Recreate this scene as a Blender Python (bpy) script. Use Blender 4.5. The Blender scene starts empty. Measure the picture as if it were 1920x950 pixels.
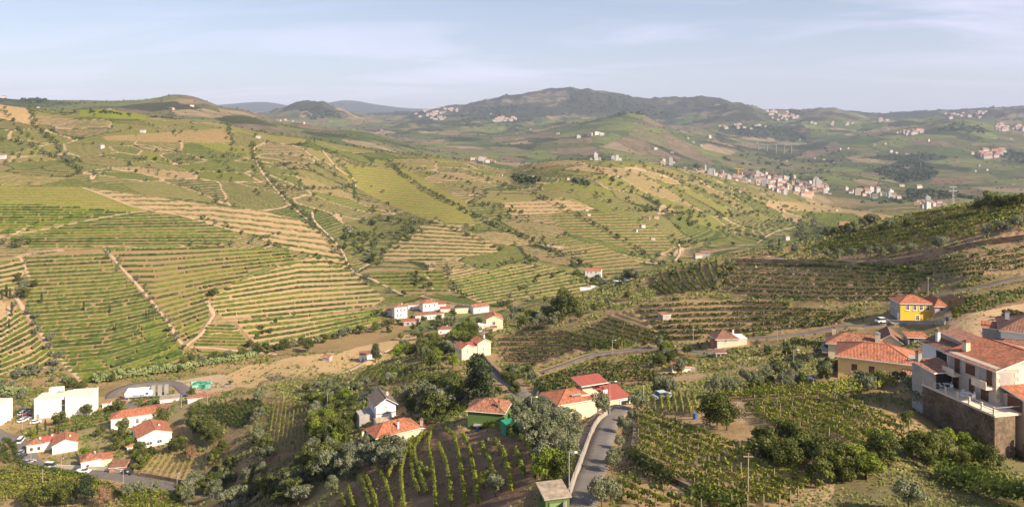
import bpy, bmesh, math, random
import numpy as np
from mathutils import Vector
# ------------------------------------------------------------------ camera, sky, sun, exposure
S = bpy.context.scene
F, HY, CX = 1400.0, 250.0, 960.0        # focal length, eye level and centre column of the photograph, in its pixels
cam = bpy.data.cameras.new('camera'); camo = bpy.data.objects.new('camera', cam)
S.collection.objects.link(camo); S.camera = camo
cam.sensor_width = 36; cam.lens = 36*F/1920; cam.shift_y = -(475-HY)/1920
cam.clip_start = 1; cam.clip_end = 90000
camo.location = (0, 0, 0); camo.rotation_euler = (math.radians(90), 0, 0)
SUN_EL, SUN_AZ = 34.0, 124.0            # elevation; azimuth clockwise from the view direction (behind, to the right)
sd = bpy.data.lights.new('sun', 'SUN'); sd.energy = 5.0; sd.angle = math.radians(0.5); sd.color = (1, .83, .62)
so = bpy.data.objects.new('sun', sd); S.collection.objects.link(so)
a_, e_ = math.radians(SUN_AZ), math.radians(SUN_EL)
sdir = Vector((math.sin(a_)*math.cos(e_), math.cos(a_)*math.cos(e_), math.sin(e_)))
so.rotation_euler = sdir.to_track_quat('Z', 'Y').to_euler()
S.view_settings.view_transform = 'Standard'; S.view_settings.look = 'None'
S.view_settings.exposure = 0.80; S.view_settings.gamma = 1
S.cycles.use_denoising = True
S.cycles.max_bounces = 5; S.cycles.diffuse_bounces = 2; S.cycles.volume_bounces = 0
S.cycles.glossy_bounces = 2; S.cycles.transmission_bounces = 2; S.cycles.transparent_max_bounces = 8
W = bpy.data.worlds.new('World'); S.world = W; W.use_nodes = True
nt = W.node_tree; N = nt.nodes; L = nt.links
bg = N['Background']; bg.inputs[1].default_value = 0.078
sky = N.new('ShaderNodeTexSky'); sky.sky_type = 'NISHITA'; sky.sun_disc = False
sky.sun_elevation = e_; sky.sun_rotation = a_; sky.air_density = 1.0; sky.dust_density = 1.6; sky.ozone_density = 1.4; sky.altitude = 150
tc = N.new('ShaderNodeTexCoord')
def mth(N, L, op, a, b=None, c=None, clamp=False):
    n = N.new('ShaderNodeMath'); n.operation = op; n.use_clamp = clamp
    for i, v in enumerate((a, b, c)):
        if v is None: continue
        if isinstance(v, (int, float)): n.inputs[i].default_value = v
        else: L.new(v, n.inputs[i])
    return n.outputs[0]
# thin high cloud: streaky noise on the sky plane
sx = N.new('ShaderNodeSeparateXYZ'); L.new(tc.outputs['Generated'], sx.inputs[0])
zz = mth(N, L, 'MAXIMUM', sx.outputs[2], 0.02); zz = mth(N, L, 'ADD', zz, 0.10)
px_ = mth(N, L, 'DIVIDE', sx.outputs[0], zz); py_ = mth(N, L, 'DIVIDE', sx.outputs[1], zz)
cb = N.new('ShaderNodeCombineXYZ')
L.new(mth(N, L, 'MULTIPLY', mth(N, L, 'ADD', px_, mth(N, L, 'MULTIPLY', py_, 0.35)), 0.35), cb.inputs[0]); L.new(mth(N, L, 'MULTIPLY', py_, 0.9), cb.inputs[1])
nz = N.new('ShaderNodeTexNoise'); nz.inputs['Scale'].default_value = 1.15; nz.inputs['Detail'].default_value = 7; nz.inputs['Roughness'].default_value = .55; nz.inputs['Distortion'].default_value = .8
L.new(cb.outputs[0], nz.inputs['Vector'])
nz2 = N.new('ShaderNodeTexNoise'); nz2.inputs['Scale'].default_value = .33; nz2.inputs['Detail'].default_value = 2; L.new(cb.outputs[0], nz2.inputs['Vector'])
mr = N.new('ShaderNodeMapRange'); L.new(nz.outputs[0], mr.inputs[0]); mr.inputs[1].default_value = .46; mr.inputs[2].default_value = .78
mr2 = N.new('ShaderNodeMapRange'); L.new(nz2.outputs[0], mr2.inputs[0]); mr2.inputs[1].default_value = .40; mr2.inputs[2].default_value = .58
cm = mth(N, L, 'MULTIPLY', mth(N, L, 'MULTIPLY', mr.outputs[0], mr2.outputs[0]), .6)
hzn = mth(N, L, 'POWER', mth(N, L, 'SUBTRACT', 1.0, mth(N, L, 'MAXIMUM', sx.outputs[2], 0.0)), 6.0)
cm = mth(N, L, 'ADD', cm, mth(N, L, 'ADD', mth(N, L, 'MULTIPLY', hzn, .42), .04), clamp=True)
mix = N.new('ShaderNodeMix'); mix.data_type = 'RGBA'; L.new(cm, mix.inputs[0]); L.new(sky.outputs[0], mix.inputs[6])
mix.inputs[7].default_value = (8.7, 8.1, 10.4, 1)
L.new(mix.outputs[2], bg.inputs[0])

rng = np.random.default_rng(7); random.seed(7)
# ------------------------------------------------------------------ terrain: feature lines (column, depth, row) -> height field
def pch(x, y, xq):                       # monotone cubic through (x, y)
    x = np.asarray(x, float); y = np.asarray(y, float); xq = np.clip(xq, x[0], x[-1])
    h = np.diff(x); d = np.diff(y)/h; m = np.zeros_like(y)
    if len(x) > 2:
        ok = d[:-1]*d[1:] > 0; w1 = 2*h[1:]+h[:-1]; w2 = h[1:]+2*h[:-1]
        with np.errstate(all='ignore'): m[1:-1] = np.where(ok, (w1+w2)/(w1/d[:-1]+w2/d[1:]), 0)
    m[0] = d[0]; m[-1] = d[-1]
    i = np.clip(np.searchsorted(x, xq)-1, 0, len(x)-2); t = (xq-x[i])/h[i]
    return ((1+2*t)*(1-t)**2*y[i] + t*(1-t)**2*h[i]*m[i] + t*t*(3-2*t)*y[i+1] + t*t*(t-1)*h[i]*m[i+1])
def smc(x, y, xq):                       # catmull-rom through (x, y)
    x = np.asarray(x, float); y = np.asarray(y, float); xq = np.clip(xq, x[0], x[-1])
    m = np.gradient(y, x); h = np.diff(x)
    i = np.clip(np.searchsorted(x, xq)-1, 0, len(x)-2); t = (xq-x[i])/h[i]
    return ((1+2*t)*(1-t)**2*y[i] + t*(1-t)**2*h[i]*m[i] + t*t*(3-2*t)*y[i+1] + t*t*(t-1)*h[i]*m[i+1])
cols = [-300,0,200,400,550,700,850,960,1100,1250,1400,1550,1700,1820,1920,2300]
near = """245/950 235/960 225/960 190/960 150/960 115/960 95/960 82/960 74/960 72/960 70/960 69/960 68/960 66/960 65/960 60/960
275/880 262/890 255/880 230/908 185/880 150/875 120/880 105/875 95/862 92/865 88/870 85/870 84/865 90/866 92/872 90/860
305/825 290/830 285/825 262/828 225/810 205/785 165/790 145/795 145/775 125/775 112/780 108/770 108/765 110/800 110/820 108/790
325/790 315/790 310/793 285/778 265/762 250/730 235/705 230/700 235/668 220/665 210/655 205/634 205/600 185/590 182/585 170/570
340/768 333/768 335/765 302/750 305/728 300/690 320/640 370/602 400/552 400/505 400/478 380/452 350/408 320/385 300/372 280/350
350/756 345/756 355/740 345/745 375/700 400/680 420/632 470/590 500/548 520/520 560/500 560/480 560/470 560/470 560/470 560/460
355/748 358/742 375/718 405/688 445/650 475/625 515/592 550/570 620/535 780/482 1000/440 1350/405 1600/385 1600/385 1600/385 1600/385
470/552 480/545 500/540 520/540 540/565 590/545 610/535 640/525 700/495 860/455 1080/425 1400/400 1650/383 1650/383 1650/383 1650/383
610/420 620/415 640/415 660/430 680/455 740/455 740/450 770/440 820/430 960/410 1180/400 1470/392 1700/381 1700/381 1700/381 1700/381
840/305 850/305 860/310 880/330 900/350 960/370 950/365 950/370 980/360 1080/370 1280/375 1560/384 1750/380 1750/380 1750/380 1750/380"""
K = []
for ln in near.split('\n'):
    K.append([(c,)+tuple(float(v) for v in t.split('/')) for c, t in zip(cols, ln.split())])
def fl(s): return [tuple(float(v) for v in t.split('/')) for t in s.split()]
K.append(fl("-300/1150/190 0/1150/196 50/1150/203 90/1180/208 160/1200/206 200/1200/204 240/1200/212 300/1200/222 420/1220/233 500/1230/250 560/1250/256 640/1280/272 720/1280/285 800/1260/293 880/1250/304 960/1250/318 1010/1220/305 1060/1200/301 1120/1200/302 1200/1250/305 1300/1350/322 1400/1500/345 1500/1600/362 1600/1700/379 1700/1800/386 2300/1850/386"))
K.append(fl("-300/1700/260 0/1700/258 400/1700/262 550/1700/275 700/1700/300 850/1800/318 960/1850/332 1100/2000/345 1250/2000/352 1400/2050/362 1550/2100/368 1700/2150/366 1920/2200/360 2300/2200/360"))
K.append(fl("-300/3000/184 0/3000/186 60/3000/188 160/3000/191 230/3000/193 280/3000/190 335/3000/184 370/3000/189 410/2950/202 460/2900/210 520/2800/228 600/2700/246 700/2700/262 760/2750/280 850/2800/296 960/2900/301 1100/2900/303 1250/2900/316 1320/2900/322 1400/3000/328 1550/3000/332 1700/3000/335 1800/3000/332 1920/3000/330 2300/3000/330"))
K.append(fl("-300/4000/225 0/4000/225 330/4000/228 500/4200/238 640/4100/248 760/4200/262 850/4300/264 960/4500/257 1040/4700/245 1100/4800/235 1140/4900/223 1175/5000/214 1210/4950/222 1260/4800/242 1320/4600/262 1400/4300/285 1470/4200/298 1520/4200/298 1600/4100/293 1700/4100/287 1780/4100/282 1850/4100/280 1920/4100/278 2300/4000/270"))
K.append(fl("-300/5500/235 0/5500/235 330/5500/235 480/5500/240 600/5500/242 760/5700/246 850/5600/248 960/5600/246 1100/6000/238 1175/6200/237 1260/6000/240 1340/5800/240 1400/5600/258 1470/5400/272 1540/5400/268 1600/5400/258 1660/5200/250 1720/5000/248 1760/5000/238 1800/5000/234 1850/5000/240 1920/5000/246 2300/5000/240"))
K.append(fl("-300/7000/230 0/7000/230 400/7000/235 470/7000/228 530/6800/212 565/6800/202 600/6800/201 635/6800/211 680/7000/226 760/7200/232 830/7200/226 900/7300/218 960/7200/214 1040/7200/210 1100/7300/206 1180/7300/208 1250/7300/212 1320/7200/214 1370/7000/208 1420/7000/216 1500/7000/222 1560/7000/219 1620/7000/232 1680/7000/226 1760/7000/228 1850/7000/220 1920/7000/216 2300/7000/210"))
K.append(fl("-300/8500/225 0/8500/225 400/8500/225 500/8500/222 640/8800/222 740/8800/216 800/8800/210 860/8800/205 900/8700/197 950/8600/189 1000/8600/179 1050/8500/172 1080/8500/174 1100/8500/171 1130/8500/175 1180/8500/184 1230/8600/189 1270/8700/193 1320/8700/187 1360/8700/193 1400/8800/204 1440/8900/209 1490/8900/211 1540/8900/214 1600/8900/221 1660/8900/222 1740/8900/218 1800/8900/216 1870/8900/212 1920/8900/210 2300/8900/205"))
K.append(fl("-300/11500/240 900/11500/240 2300/11500/240"))
K.append(fl("-300/16000/222 0/16000/222 330/16000/215 400/16000/199 440/16000/196 500/16000/194 560/16000/201 600/16000/197 650/16000/191 700/16000/199 760/16000/206 820/16000/209 900/16000/220 1300/16000/222 1480/16000/216 1520/16000/210 1600/16000/211 1680/16000/214 1760/16000/210 1830/16000/209 1920/16000/214 2300/16000/210"))
K.append(fl("-300/24000/238 2300/24000/238"))
PX = np.concatenate([np.arange(-420, -20, 20), np.arange(-20, 1941, 2.5), np.arange(1960, 2341, 20)]).astype(float)
DR = np.concatenate([np.geomspace(8, 60, 12)[:-1], np.geomspace(60, 150, 155)[:-1], np.geomspace(150, 320, 170)[:-1], np.geomspace(320, 720, 290)[:-1],
                     np.geomspace(720, 1300, 175)[:-1], np.geomspace(1300, 3000, 80)[:-1], np.geomspace(3000, 9000, 110)[:-1], np.geomspace(9000, 24000, 26)])
NC, NR = len(PX), len(DR)
kd, kz = [np.full(NC, 8.0)], [np.full(NC, -7.0)]
for k in K:
    k = np.array(k); d = smc(k[:, 0], k[:, 1], PX); y = smc(k[:, 0], k[:, 2], PX)
    kd.append(d); kz.append((HY-y)/F*d)
kd = np.array(kd); kz = np.array(kz)
kd = np.maximum.accumulate(kd+np.arange(len(kd))[:, None]*1e-3, axis=0)
Z = np.empty((NR, NC)); Z0 = Z
for c in range(NC): Z[:, c] = pch(kd[:, c], kz[:, c], DR)
X = (PX[None, :]-CX)/F*DR[:, None]; Y = np.repeat(DR[:, None], NC, 1)
def vnoise(x, y, seed=0):                # smooth value noise, -1..1
    xi = np.floor(x).astype(np.int64); yi = np.floor(y).astype(np.int64); u = x-xi; v = y-yi
    u = u*u*(3-2*u); v = v*v*(3-2*v)
    def hsh(a, b):
        n = (a*374761393+b*668265263+seed*982451653) & 0x7fffffff; n = ((n ^ (n >> 13))*1274126177) & 0x7fffffff
        return ((n ^ (n >> 16)) & 0xffff)/32767.5-1
    return (hsh(xi, yi)*(1-u)+hsh(xi+1, yi)*u)*(1-v)+(hsh(xi, yi+1)*(1-u)+hsh(xi+1, yi+1)*u)*v
def fbm(x, y, o=4, seed=0):
    s = 0; a = 1.0
    for i in range(o): s = s+a*vnoise(x*2**i+i*17.3, y*2**i-i*9.1, seed+i); a *= .5
    return s/1.9
def rdg(x, y, o=4, seed=0):
    s = 0; a = 1.0
    for i in range(o): s = s+a*(1-2*np.abs(vnoise(x*2**i+i*7.7, y*2**i+i*3.1, seed+i))); a *= .5
    return s/1.9
def sst(a, b, x): t = np.clip((x-a)/(b-a), 0, 1); return t*t*(3-2*t)
# gullies and spurs on the far hills, gentle unevenness near by
far = sst(1400, 3200, Y); vfar = sst(3500, 6500, Y)
Z += far*(1-vfar)*(rdg(X/900, Y/900, 5, 3)*26-4)+vfar*(1-sst(9500, 13000, Y))*(rdg(X/1300, Y/1700, 6, 5)*62-4+rdg(X/520, Y/620, 4, 8)*38+rdg(X/190, Y/230, 3, 18)*24)+sst(9500, 13000, Y)*fbm(X/2500, Y/2500, 4, 6)*60
midm = sst(420, 560, Y)*(1-sst(1100, 1500, Y))
Z += midm*(fbm(X/95, Y/95, 3, 11)*3.0)
Z += fbm(X/22, Y/22, 3, 12)*.35*(1-sst(500, 900, Y))
YI = HY-F*Z/Y                            # image row of each vertex
def build_vis():
    m = np.minimum.accumulate(np.where(Y < 60, 9999, YI), axis=0)
    return YI <= m+3.0
VIS = build_vis()
def prof(px):
    c = np.interp(px, PX, np.arange(NC)); i = int(min(c, NC-2)); t = c-i
    return Z[:, i]*(1-t)+Z[:, i+1]*t
_r0 = int(np.searchsorted(DR, 60))
def hit(px, py, dmin=60):                # the ground seen at a place in the photograph
    z = prof(px); yi = HY-F*z/DR; r = int(np.searchsorted(DR, dmin))
    k = np.nonzero(yi[r:] <= py)[0]
    k = r+(int(k[0]) if len(k) else int(np.argmin(yi[r:])))
    if k <= r: d = DR[k]; zz = z[k]
    else:
        t = (yi[k-1]-py)/(yi[k-1]-yi[k]+1e-9); t = min(max(t, 0), 1); d = DR[k-1]+(DR[k]-DR[k-1])*t; zz = z[k-1]+(z[k]-z[k-1])*t
    return Vector(((px-CX)/F*d, d, zz))
def gz(x, y):                            # ground height at plan positions
    x = np.asarray(x, float); y = np.asarray(y, float)
    px = CX+x/y*F; c = np.clip(np.interp(px, PX, np.arange(NC)), 0, NC-1.001); r = np.clip(np.interp(y, DR, np.arange(NR)), 0, NR-1.001)
    ci = c.astype(int); ri = r.astype(int); u = c-ci; v = r-ri
    return (Z[ri, ci]*(1-u)+Z[ri, ci+1]*u)*(1-v)+(Z[ri+1, ci]*(1-u)+Z[ri+1, ci+1]*u)*v
# ------------------------------------------------------------------ small helpers
COL = S.collection
def pl(s): return [tuple(float(v) for v in t.split(',')) for t in s.split()]
def inpoly(px, py, poly):
    ins = np.zeros(np.shape(px), bool); n = len(poly)
    for i in range(n):
        x0, y0 = poly[i]; x1, y1 = poly[(i+1) % n]
        if y0 == y1: continue
        ins ^= ((y0 > py) != (y1 > py)) & (px < (x1-x0)*(py-y0)/(y1-y0)+x0)
    return ins
def nodes(name):
    m = bpy.data.materials.new(name); m.use_nodes = True; t = m.node_tree
    return m, t.nodes, t.links, t.nodes['Principled BSDF']
def nn(N, typ, **kw):
    n = N.new(typ)
    for k, v in kw.items(): n.inputs[k].default_value = v
    return n
def noise(N, L, vec, scale, det=3, rough=.5, dist=0):
    n = nn(N, 'ShaderNodeTexNoise', Scale=scale, Detail=det, Roughness=rough, Distortion=dist)
    if vec is not None: L.new(vec, n.inputs['Vector'])
    return n.outputs[0]
def mrange(N, L, v, a, b, c=0, d=1, smooth=False):
    n = N.new('ShaderNodeMapRange')
    if smooth: n.interpolation_type = 'SMOOTHSTEP'
    for i, q in enumerate((v, a, b, c, d)):
        if isinstance(q, (int, float)): n.inputs[i].default_value = q
        else: L.new(q, n.inputs[i])
    return n.outputs[0]
def mixc(N, L, f, a, b, mode='MIX'):
    n = N.new('ShaderNodeMix'); n.data_type = 'RGBA'; n.blend_type = mode
    for i, q in ((0, f), (6, a), (7, b)):
        if isinstance(q, (int, float)): n.inputs[i].default_value = q
        elif isinstance(q, tuple): n.inputs[i].default_value = q+(1,)
        else: L.new(q, n.inputs[i])
    return n.outputs[2]
MATS = {}
def mat(key, col, rough=.8, var=.12, scale=1.5, metal=0, spec=.3, bump=0, dirt=None):
    if key in MATS: return MATS[key]
    m, N, L, p = nodes(key.replace('_', ' ')); p.inputs['Roughness'].default_value = rough; p.inputs['Metallic'].default_value = metal
    p.inputs['Specular IOR Level'].default_value = spec
    t = N.new('ShaderNodeTexCoord').outputs['Object']; g = N.new('ShaderNodeNewGeometry').outputs['Position']
    a = noise(N, L, g, scale, 5, .6); b = noise(N, L, g, scale*.22, 3)
    f = mth(N, L, 'ADD', mrange(N, L, a, .3, .7, 1-var, 1+var*.6), mrange(N, L, b, .3, .7, -var*.6, var*.6))
    c = mixc(N, L, 1.0, tuple(col), f, 'MULTIPLY')
    if dirt:
        dn = noise(N, L, g, scale*.7, 6, .65); c = mixc(N, L, mrange(N, L, dn, .52, .75, 0, .6), c, dirt)
    L.new(c, p.inputs['Base Color'])
    if bump:
        bn = N.new('ShaderNodeBump'); bn.inputs['Strength'].default_value = bump; bn.inputs['Distance'].default_value = .05
        L.new(noise(N, L, g, scale*4, 4), bn.inputs['Height']); L.new(bn.outputs[0], p.inputs['Normal'])
    MATS[key] = m; return m
def leafmat(key, cols, rough=.62, trans=.25, big=.5, gscale=.25):
    if key in MATS: return MATS[key]
    m, N, L, p = nodes(key.replace('_', ' ')); geo = N.new('ShaderNodeNewGeometry')
    r = geo.outputs['Random Per Island']; nz_ = noise(N, L, geo.outputs['Position'], gscale, 3)
    oi = N.new('ShaderNodeObjectInfo').outputs['Random']
    f = mth(N, L, 'ADD', mth(N, L, 'MULTIPLY', r, .55), mth(N, L, 'ADD', mrange(N, L, nz_, .3, .7, -.05, .35), mth(N, L, 'MULTIPLY', oi, .2)))
    rp = N.new('ShaderNodeValToRGB'); L.new(f, rp.inputs[0]); e = rp.color_ramp.elements
    while len(e) < len(cols): e.new(.5)
    for i, c in enumerate(cols): e[i].position = i/(len(cols)-1); e[i].color = tuple(c)+(1,)
    L.new(rp.outputs[0], p.inputs['Base Color']); p.inputs['Roughness'].default_value = rough; p.inputs['Specular IOR Level'].default_value = .25
    tr = N.new('ShaderNodeBsdfTranslucent'); L.new(rp.outputs[0], tr.inputs[0]); ms = N.new('ShaderNodeMixShader'); ms.inputs[0].default_value = trans
    L.new(p.outputs[0], ms.inputs[1]); L.new(tr.outputs[0], ms.inputs[2]); L.new(ms.outputs[0], N['Material Output'].inputs[0])
    MATS[key] = m; return m
VINE = leafmat('vine_leaves', [(.018, .036, .008), (.062, .10, .016), (.12, .16, .022), (.22, .23, .034)])
VINEY = leafmat('yellowing_vine_leaves', [(.04, .06, .010), (.13, .165, .022), (.25, .275, .034), (.38, .36, .055)])
OLIVE = leafmat('olive_leaves', [(.055, .065, .032), (.13, .15, .078), (.23, .25, .145), (.36, .37, .24)])
BROAD = leafmat('broad_leaves', [(.024, .036, .010), (.065, .085, .018), (.125, .145, .03), (.23, .235, .055)])
CITRUS = leafmat('citrus_leaves', [(.05, .09, .010), (.13, .19, .018), (.24, .29, .03), (.36, .38, .05)])
CONIF = leafmat('conifer_needles', [(.012, .024, .010), (.035, .055, .022), (.065, .09, .035), (.11, .13, .05)])
DEADL = leafmat('dead_foliage', [(.12, .06, .035), (.25, .13, .075), (.36, .21, .13), (.42, .28, .18)])
CANE = leafmat('cane_leaves', [(.07, .10, .03), (.15, .20, .07), (.25, .29, .11), (.36, .38, .17)])
BARK = mat('bark', (.13, .095, .065), .9, .3, 3)
def mesh(name, v, f, mats, mi=None, smooth=False):
    me = bpy.data.meshes.new(name); v = np.asarray(v, np.float32).reshape(-1, 3)
    if isinstance(f, np.ndarray):
        k = f.shape[1]; me.vertices.add(len(v)); me.vertices.foreach_set('co', v.ravel()); me.loops.add(f.size)
        me.loops.foreach_set('vertex_index', f.ravel().astype(np.int32)); me.polygons.add(len(f))
        me.polygons.foreach_set('loop_start', (np.arange(len(f))*k).astype(np.int32))
        me.update(calc_edges=True)
    else:
        me.from_pydata([tuple(map(float, q)) for q in v], [], f); me.update()
    for m in (mats if isinstance(mats, (list, tuple)) else [mats]): me.materials.append(m)
    if mi is not None: me.polygons.foreach_set('material_index', np.asarray(mi, np.int32))
    me.polygons.foreach_set('use_smooth', np.full(len(me.polygons), smooth))
    return me
def link(name, data, parent=None, loc=None, label=None, cat=None, group=None, kind=None, rz=None, sc=None):
    o = bpy.data.objects.new(name, data); COL.objects.link(o)
    if parent is not None: o.parent = parent
    if loc is not None: o.location = loc
    if rz is not None: o.rotation_euler = (0, 0, rz)
    if sc is not None: o.scale = sc if hasattr(sc, '__len__') else (sc, sc, sc)
    for k, v in (('label', label), ('category', cat), ('group', group), ('kind', kind)):
        if v: o[k] = v
    return o
# ------------------------------------------------------------------ vineyards: parcels with their row directions
SO = dict(tan=(.29, .20, .10), pale=(.40, .275, .15), brown=(.27, .175, .10), dry=(.40, .275, .14), dark=(.15, .095, .055),
          green=(.085, .11, .026), yg=(.175, .195, .028), dg=(.04, .06, .018), og=(.19, .175, .065))
# kind, clip polygon, guide A, guide B, rows, soil, vine colour, duty, terrace height, row height, group phrase
PAR = []
def parcel(*a): PAR.append(a)
parcel('h', '0,348 155,350 205,372 280,394 150,415 20,440 0,442', '0,348 280,352', '0,440 280,438', 19, 'tan', 'yg', .58, 0, 1.5, 'bright green field on the left slope')
parcel('h', '165,352 300,370 420,388 480,392 560,412 600,432 640,470 652,503 540,466 450,435 370,410 285,395 230,380', '165,352 400,345 650,362', '165,452 400,472 650,514', 14, 'pale', 'green', .30, 1.0, 1.4, 'banked pale terraces above the hedge line')
parcel('h', '20,444 150,417 285,397 370,412 455,440 400,462 330,458 190,462 140,468 20,462', '20,400 450,385', '20,466 460,466', 14, 'tan', 'green', .45, .5, 1.4, 'contour rows above the long hedge')
parcel('h', '50,482 120,470 190,466 262,545 310,600 350,672 280,700 200,713 165,722 150,712 110,680 60,608 45,575', '45,482 350,468', '45,740 200,724 350,668', 35, 'tan', 'green', .42, .35, 1.5, 'wide rowed field on the left slope')
parcel('h', '200,468 330,462 460,465 545,470 560,485 470,510 440,530 392,562 395,590 362,640 347,648 310,590 264,538', '200,465 380,462 560,455', '290,668 400,618 560,568', 20, 'tan', 'yg', .45, .5, 1.5, 'yellow green rows above the dirt fork')
parcel('h', '392,562 440,530 560,487 600,480 660,507 722,560 700,575 600,590 560,592 420,597 400,580', '390,515 560,478 720,478', '390,606 560,592 720,576', 12, 'pale', 'green', .34, 1.1, 1.5, 'banked terraces on the rounded spur')
parcel('h', '402,600 560,594 720,578 712,604 640,628 520,650 490,655 440,602', '400,592 720,570', '400,690 560,655 720,606', 8, 'pale', 'green', .36, 1.2, 1.6, 'lowest terraces of the rounded spur')
parcel('h', '360,650 392,606 438,608 476,652', '360,600 480,605', '360,655 480,657', 9, 'tan', 'green', .5, 0, 1.2, 'small triangle of vines by the dirt fork')
parcel('h', '372,655 480,660 470,672 380,670', '370,652 480,656', '370,680 480,682', 5, 'tan', 'green', .5, 0, 1.2, 'narrow vine strip under the dirt fork')
parcel('h', '0,562 18,575 22,560 55,612 102,668 88,690 0,705', '0,600 60,560 110,510', '0,722 60,704 110,672', 13, 'pale', 'yg', .42, .8, 1.5, 'curved yellow rows at the left edge')
parcel('h', '0,492 42,487 50,505 25,545 0,548', '0,492 50,480', '0,552 50,545', 7, 'pale', 'green', .4, .6, 1.5, 'small terraces at the left edge')
parcel('h', '700,482 740,455 790,420 850,420 925,455 935,472 800,492', '700,402 940,424', '700,500 940,496', 12, 'pale', 'green', .45, .8, 1.5, 'terraced knob above the ravine')
parcel('h', '835,500 920,505 1000,492 1040,500 1105,527 1100,545 1000,560 905,570 850,545', '830,528 1100,470', '830,604 1100,566', 14, 'pale', 'green', .45, .7, 1.5, 'striped slope above the white farm')
parcel('h', '690,512 830,505 842,548 770,552 705,532', '690,505 840,500', '690,556 840,556', 8, 'tan', 'green', .6, .6, 1.5, 'green terraces beside the ravine')
parcel('h', '1040,468 1120,455 1205,495 1212,512 1150,522 1100,497', '1030,470 1210,442', '1030,530 1210,520', 11, 'tan', 'green', .5, .5, 1.5, 'rowed slope right of the tree belt')
parcel('h', '1030,402 1150,400 1240,430 1262,460 1222,482 1130,452 1060,437', '1030,398 1260,392', '1030,484 1260,484', 17, 'tan', 'green', .65, .5, 1.5, 'dark green terraces in the side valley')
parcel('h', '940,380 1060,374 1120,392 1040,400 960,404', '940,374 1120,370', '940,408 1120,406', 5, 'pale', 'green', .2, 1.0, 1.2, 'bare pale terraces on the middle slope')
parcel('h', '630,308 760,316 872,378 892,422 800,412 700,370 652,340', '630,300 890,330', '630,420 890,430', 24, 'tan', 'yg', .6, 0, 1.3, 'pale green slope beside the tree belt')
# near side
parcel('v', '1205,522 1262,502 1330,490 1365,487 1352,528 1335,545 1240,556', '1196,500 1204,530 1250,560', '1350,485 1352,510 1372,550', 10, 'tan', 'green', .4, 0, 1.4, 'arched rows on the near shoulder')
parcel('h', '1372,487 1440,480 1700,502 1752,516 1700,560 1600,566 1400,556 1347,550', '1350,484 1550,488 1760,508', '1345,558 1550,566 1760,562', 9, 'pale', 'green', .45, 2.0, 1.2, 'terraced vineyard behind the yellow house')
parcel('h', '1500,470 1560,452 1600,434 1680,412 1760,392 1930,380 1930,425 1800,452 1700,474 1600,474', '1480,462 1700,402 1930,374', '1480,480 1700,480 1930,428', 9, 'tan', 'yg', .8, 1.3, 1.6, 'dense vineyard on the right crest')
parcel('h', '1705,498 1930,458 1930,508 1800,522 1745,516', '1700,492 1930,450', '1700,524 1930,520', 6, 'pale', 'green', .6, 1.4, 1.4, 'rows rising to the right edge')
parcel('h', '1775,572 1930,540 1930,566 1795,592', '1770,560 1930,536', '1770,596 1930,572', 5, 'brown', 'green', .8, 0, 1.6, 'vine strip below the upper road')
parcel('h', '1185,578 1262,562 1450,562 1490,576 1600,590 1560,612 1440,628 1350,640 1250,640', '1150,562 1400,552 1640,578', '1200,652 1400,648 1640,612', 9, 'dry', 'green', .3, 2.2, 1.1, 'dry terraces above the village road')
parcel('h', '1090,622 1140,592 1180,582 1262,638 1230,645 1135,652', '1090,580 1280,640', '1060,632 1230,668', 6, 'dry', 'green', .35, 1.5, 1.2, 'fan of dry terraces left of the field hut')
parcel('h', '1000,716 1110,680 1235,672 1225,712 1130,728 1010,738', '985,694 1110,674 1250,670', '985,746 1230,738', 9, 'brown', 'green', .5, 1.3, 1.3, 'rows behind the cream house')
parcel('h', '930,640 990,606 1090,628 1170,655 1080,658 1000,688 945,680', '920,606 1060,600 1190,652', '920,690 1190,690', 9, 'brown', 'green', .55, 1.4, 1.3, 'walled garden vineyard in the middle')
parcel('h', '1192,775 1310,782 1480,805 1530,905 1480,955 1345,955 1240,872 1198,855', '1180,762 1300,802 1560,910', '1180,878 1300,940 1560,1070', 10, 'dry', 'yg', .4, 0, 1.35, 'sloping vineyard right of the road')
parcel('h', '1165,905 1212,888 1310,945 1330,960 1160,960', '1150,882 1330,955', '1150,932 1330,1010', 3, 'dry', 'yg', .4, 0, 1.15, 'short rows under the vineyard wall')
parcel('v', '1205,742 1300,738 1310,782 1196,772', '1196,730 1196,790', '1300,730 1318,790', 9, 'dry', 'yg', .4, 0, 1.3, 'upright rows beside the carport')
parcel('h', '1385,762 1430,752 1560,744 1640,762 1712,802 1700,818 1650,848 1520,812 1400,800', '1420,696 1560,738 1720,808', '1420,788 1560,852 1720,935', 10, 'dry', 'yg', .45, 0, 1.35, 'vineyard below the stone house')
parcel('h', '1320,748 1400,737 1560,727 1650,700 1690,700 1680,728 1600,745 1440,752', '1320,740 1560,718 1700,690', '1320,762 1560,762 1700,740', 6, 'brown', 'yg', .85, 0, 1.9, 'dense pergola rows under the yellow houses')
parcel('h', '0,880 60,876 150,888 205,908 212,925 130,932 0,938', '0,872 220,902', '0,948 220,975', 11, 'brown', 'yg', .8, 0, 1.7, 'dense vineyard in the bottom corner')
parcel('h', '0,830 14,832 26,868 0,874', '0,820 30,846', '0,872 30,890', 6, 'tan', 'green', .5, 0, 1.6, 'vine rows at the road bend')
parcel('h', '232,932 262,922 345,930 345,960 222,960', '220,920 350,926', '220,975 350,975', 8, 'brown', 'yg', .85, 0, 1.6, 'green plot under the valley road')
parcel('v', '516,754 582,757 580,850 498,858', '514,745 494,865', '586,745 582,865', 10, 'brown', 'yg', .4, 0, 1.8, 'upright rows on the wooded knoll')
parcel('v', '335,766 430,750 500,746 488,775 450,805 400,788', '320,740 420,815', '500,735 520,815', 15, 'tan', 'green', .4, 0, 1.3, 'sparse rows on the knoll top')
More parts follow.
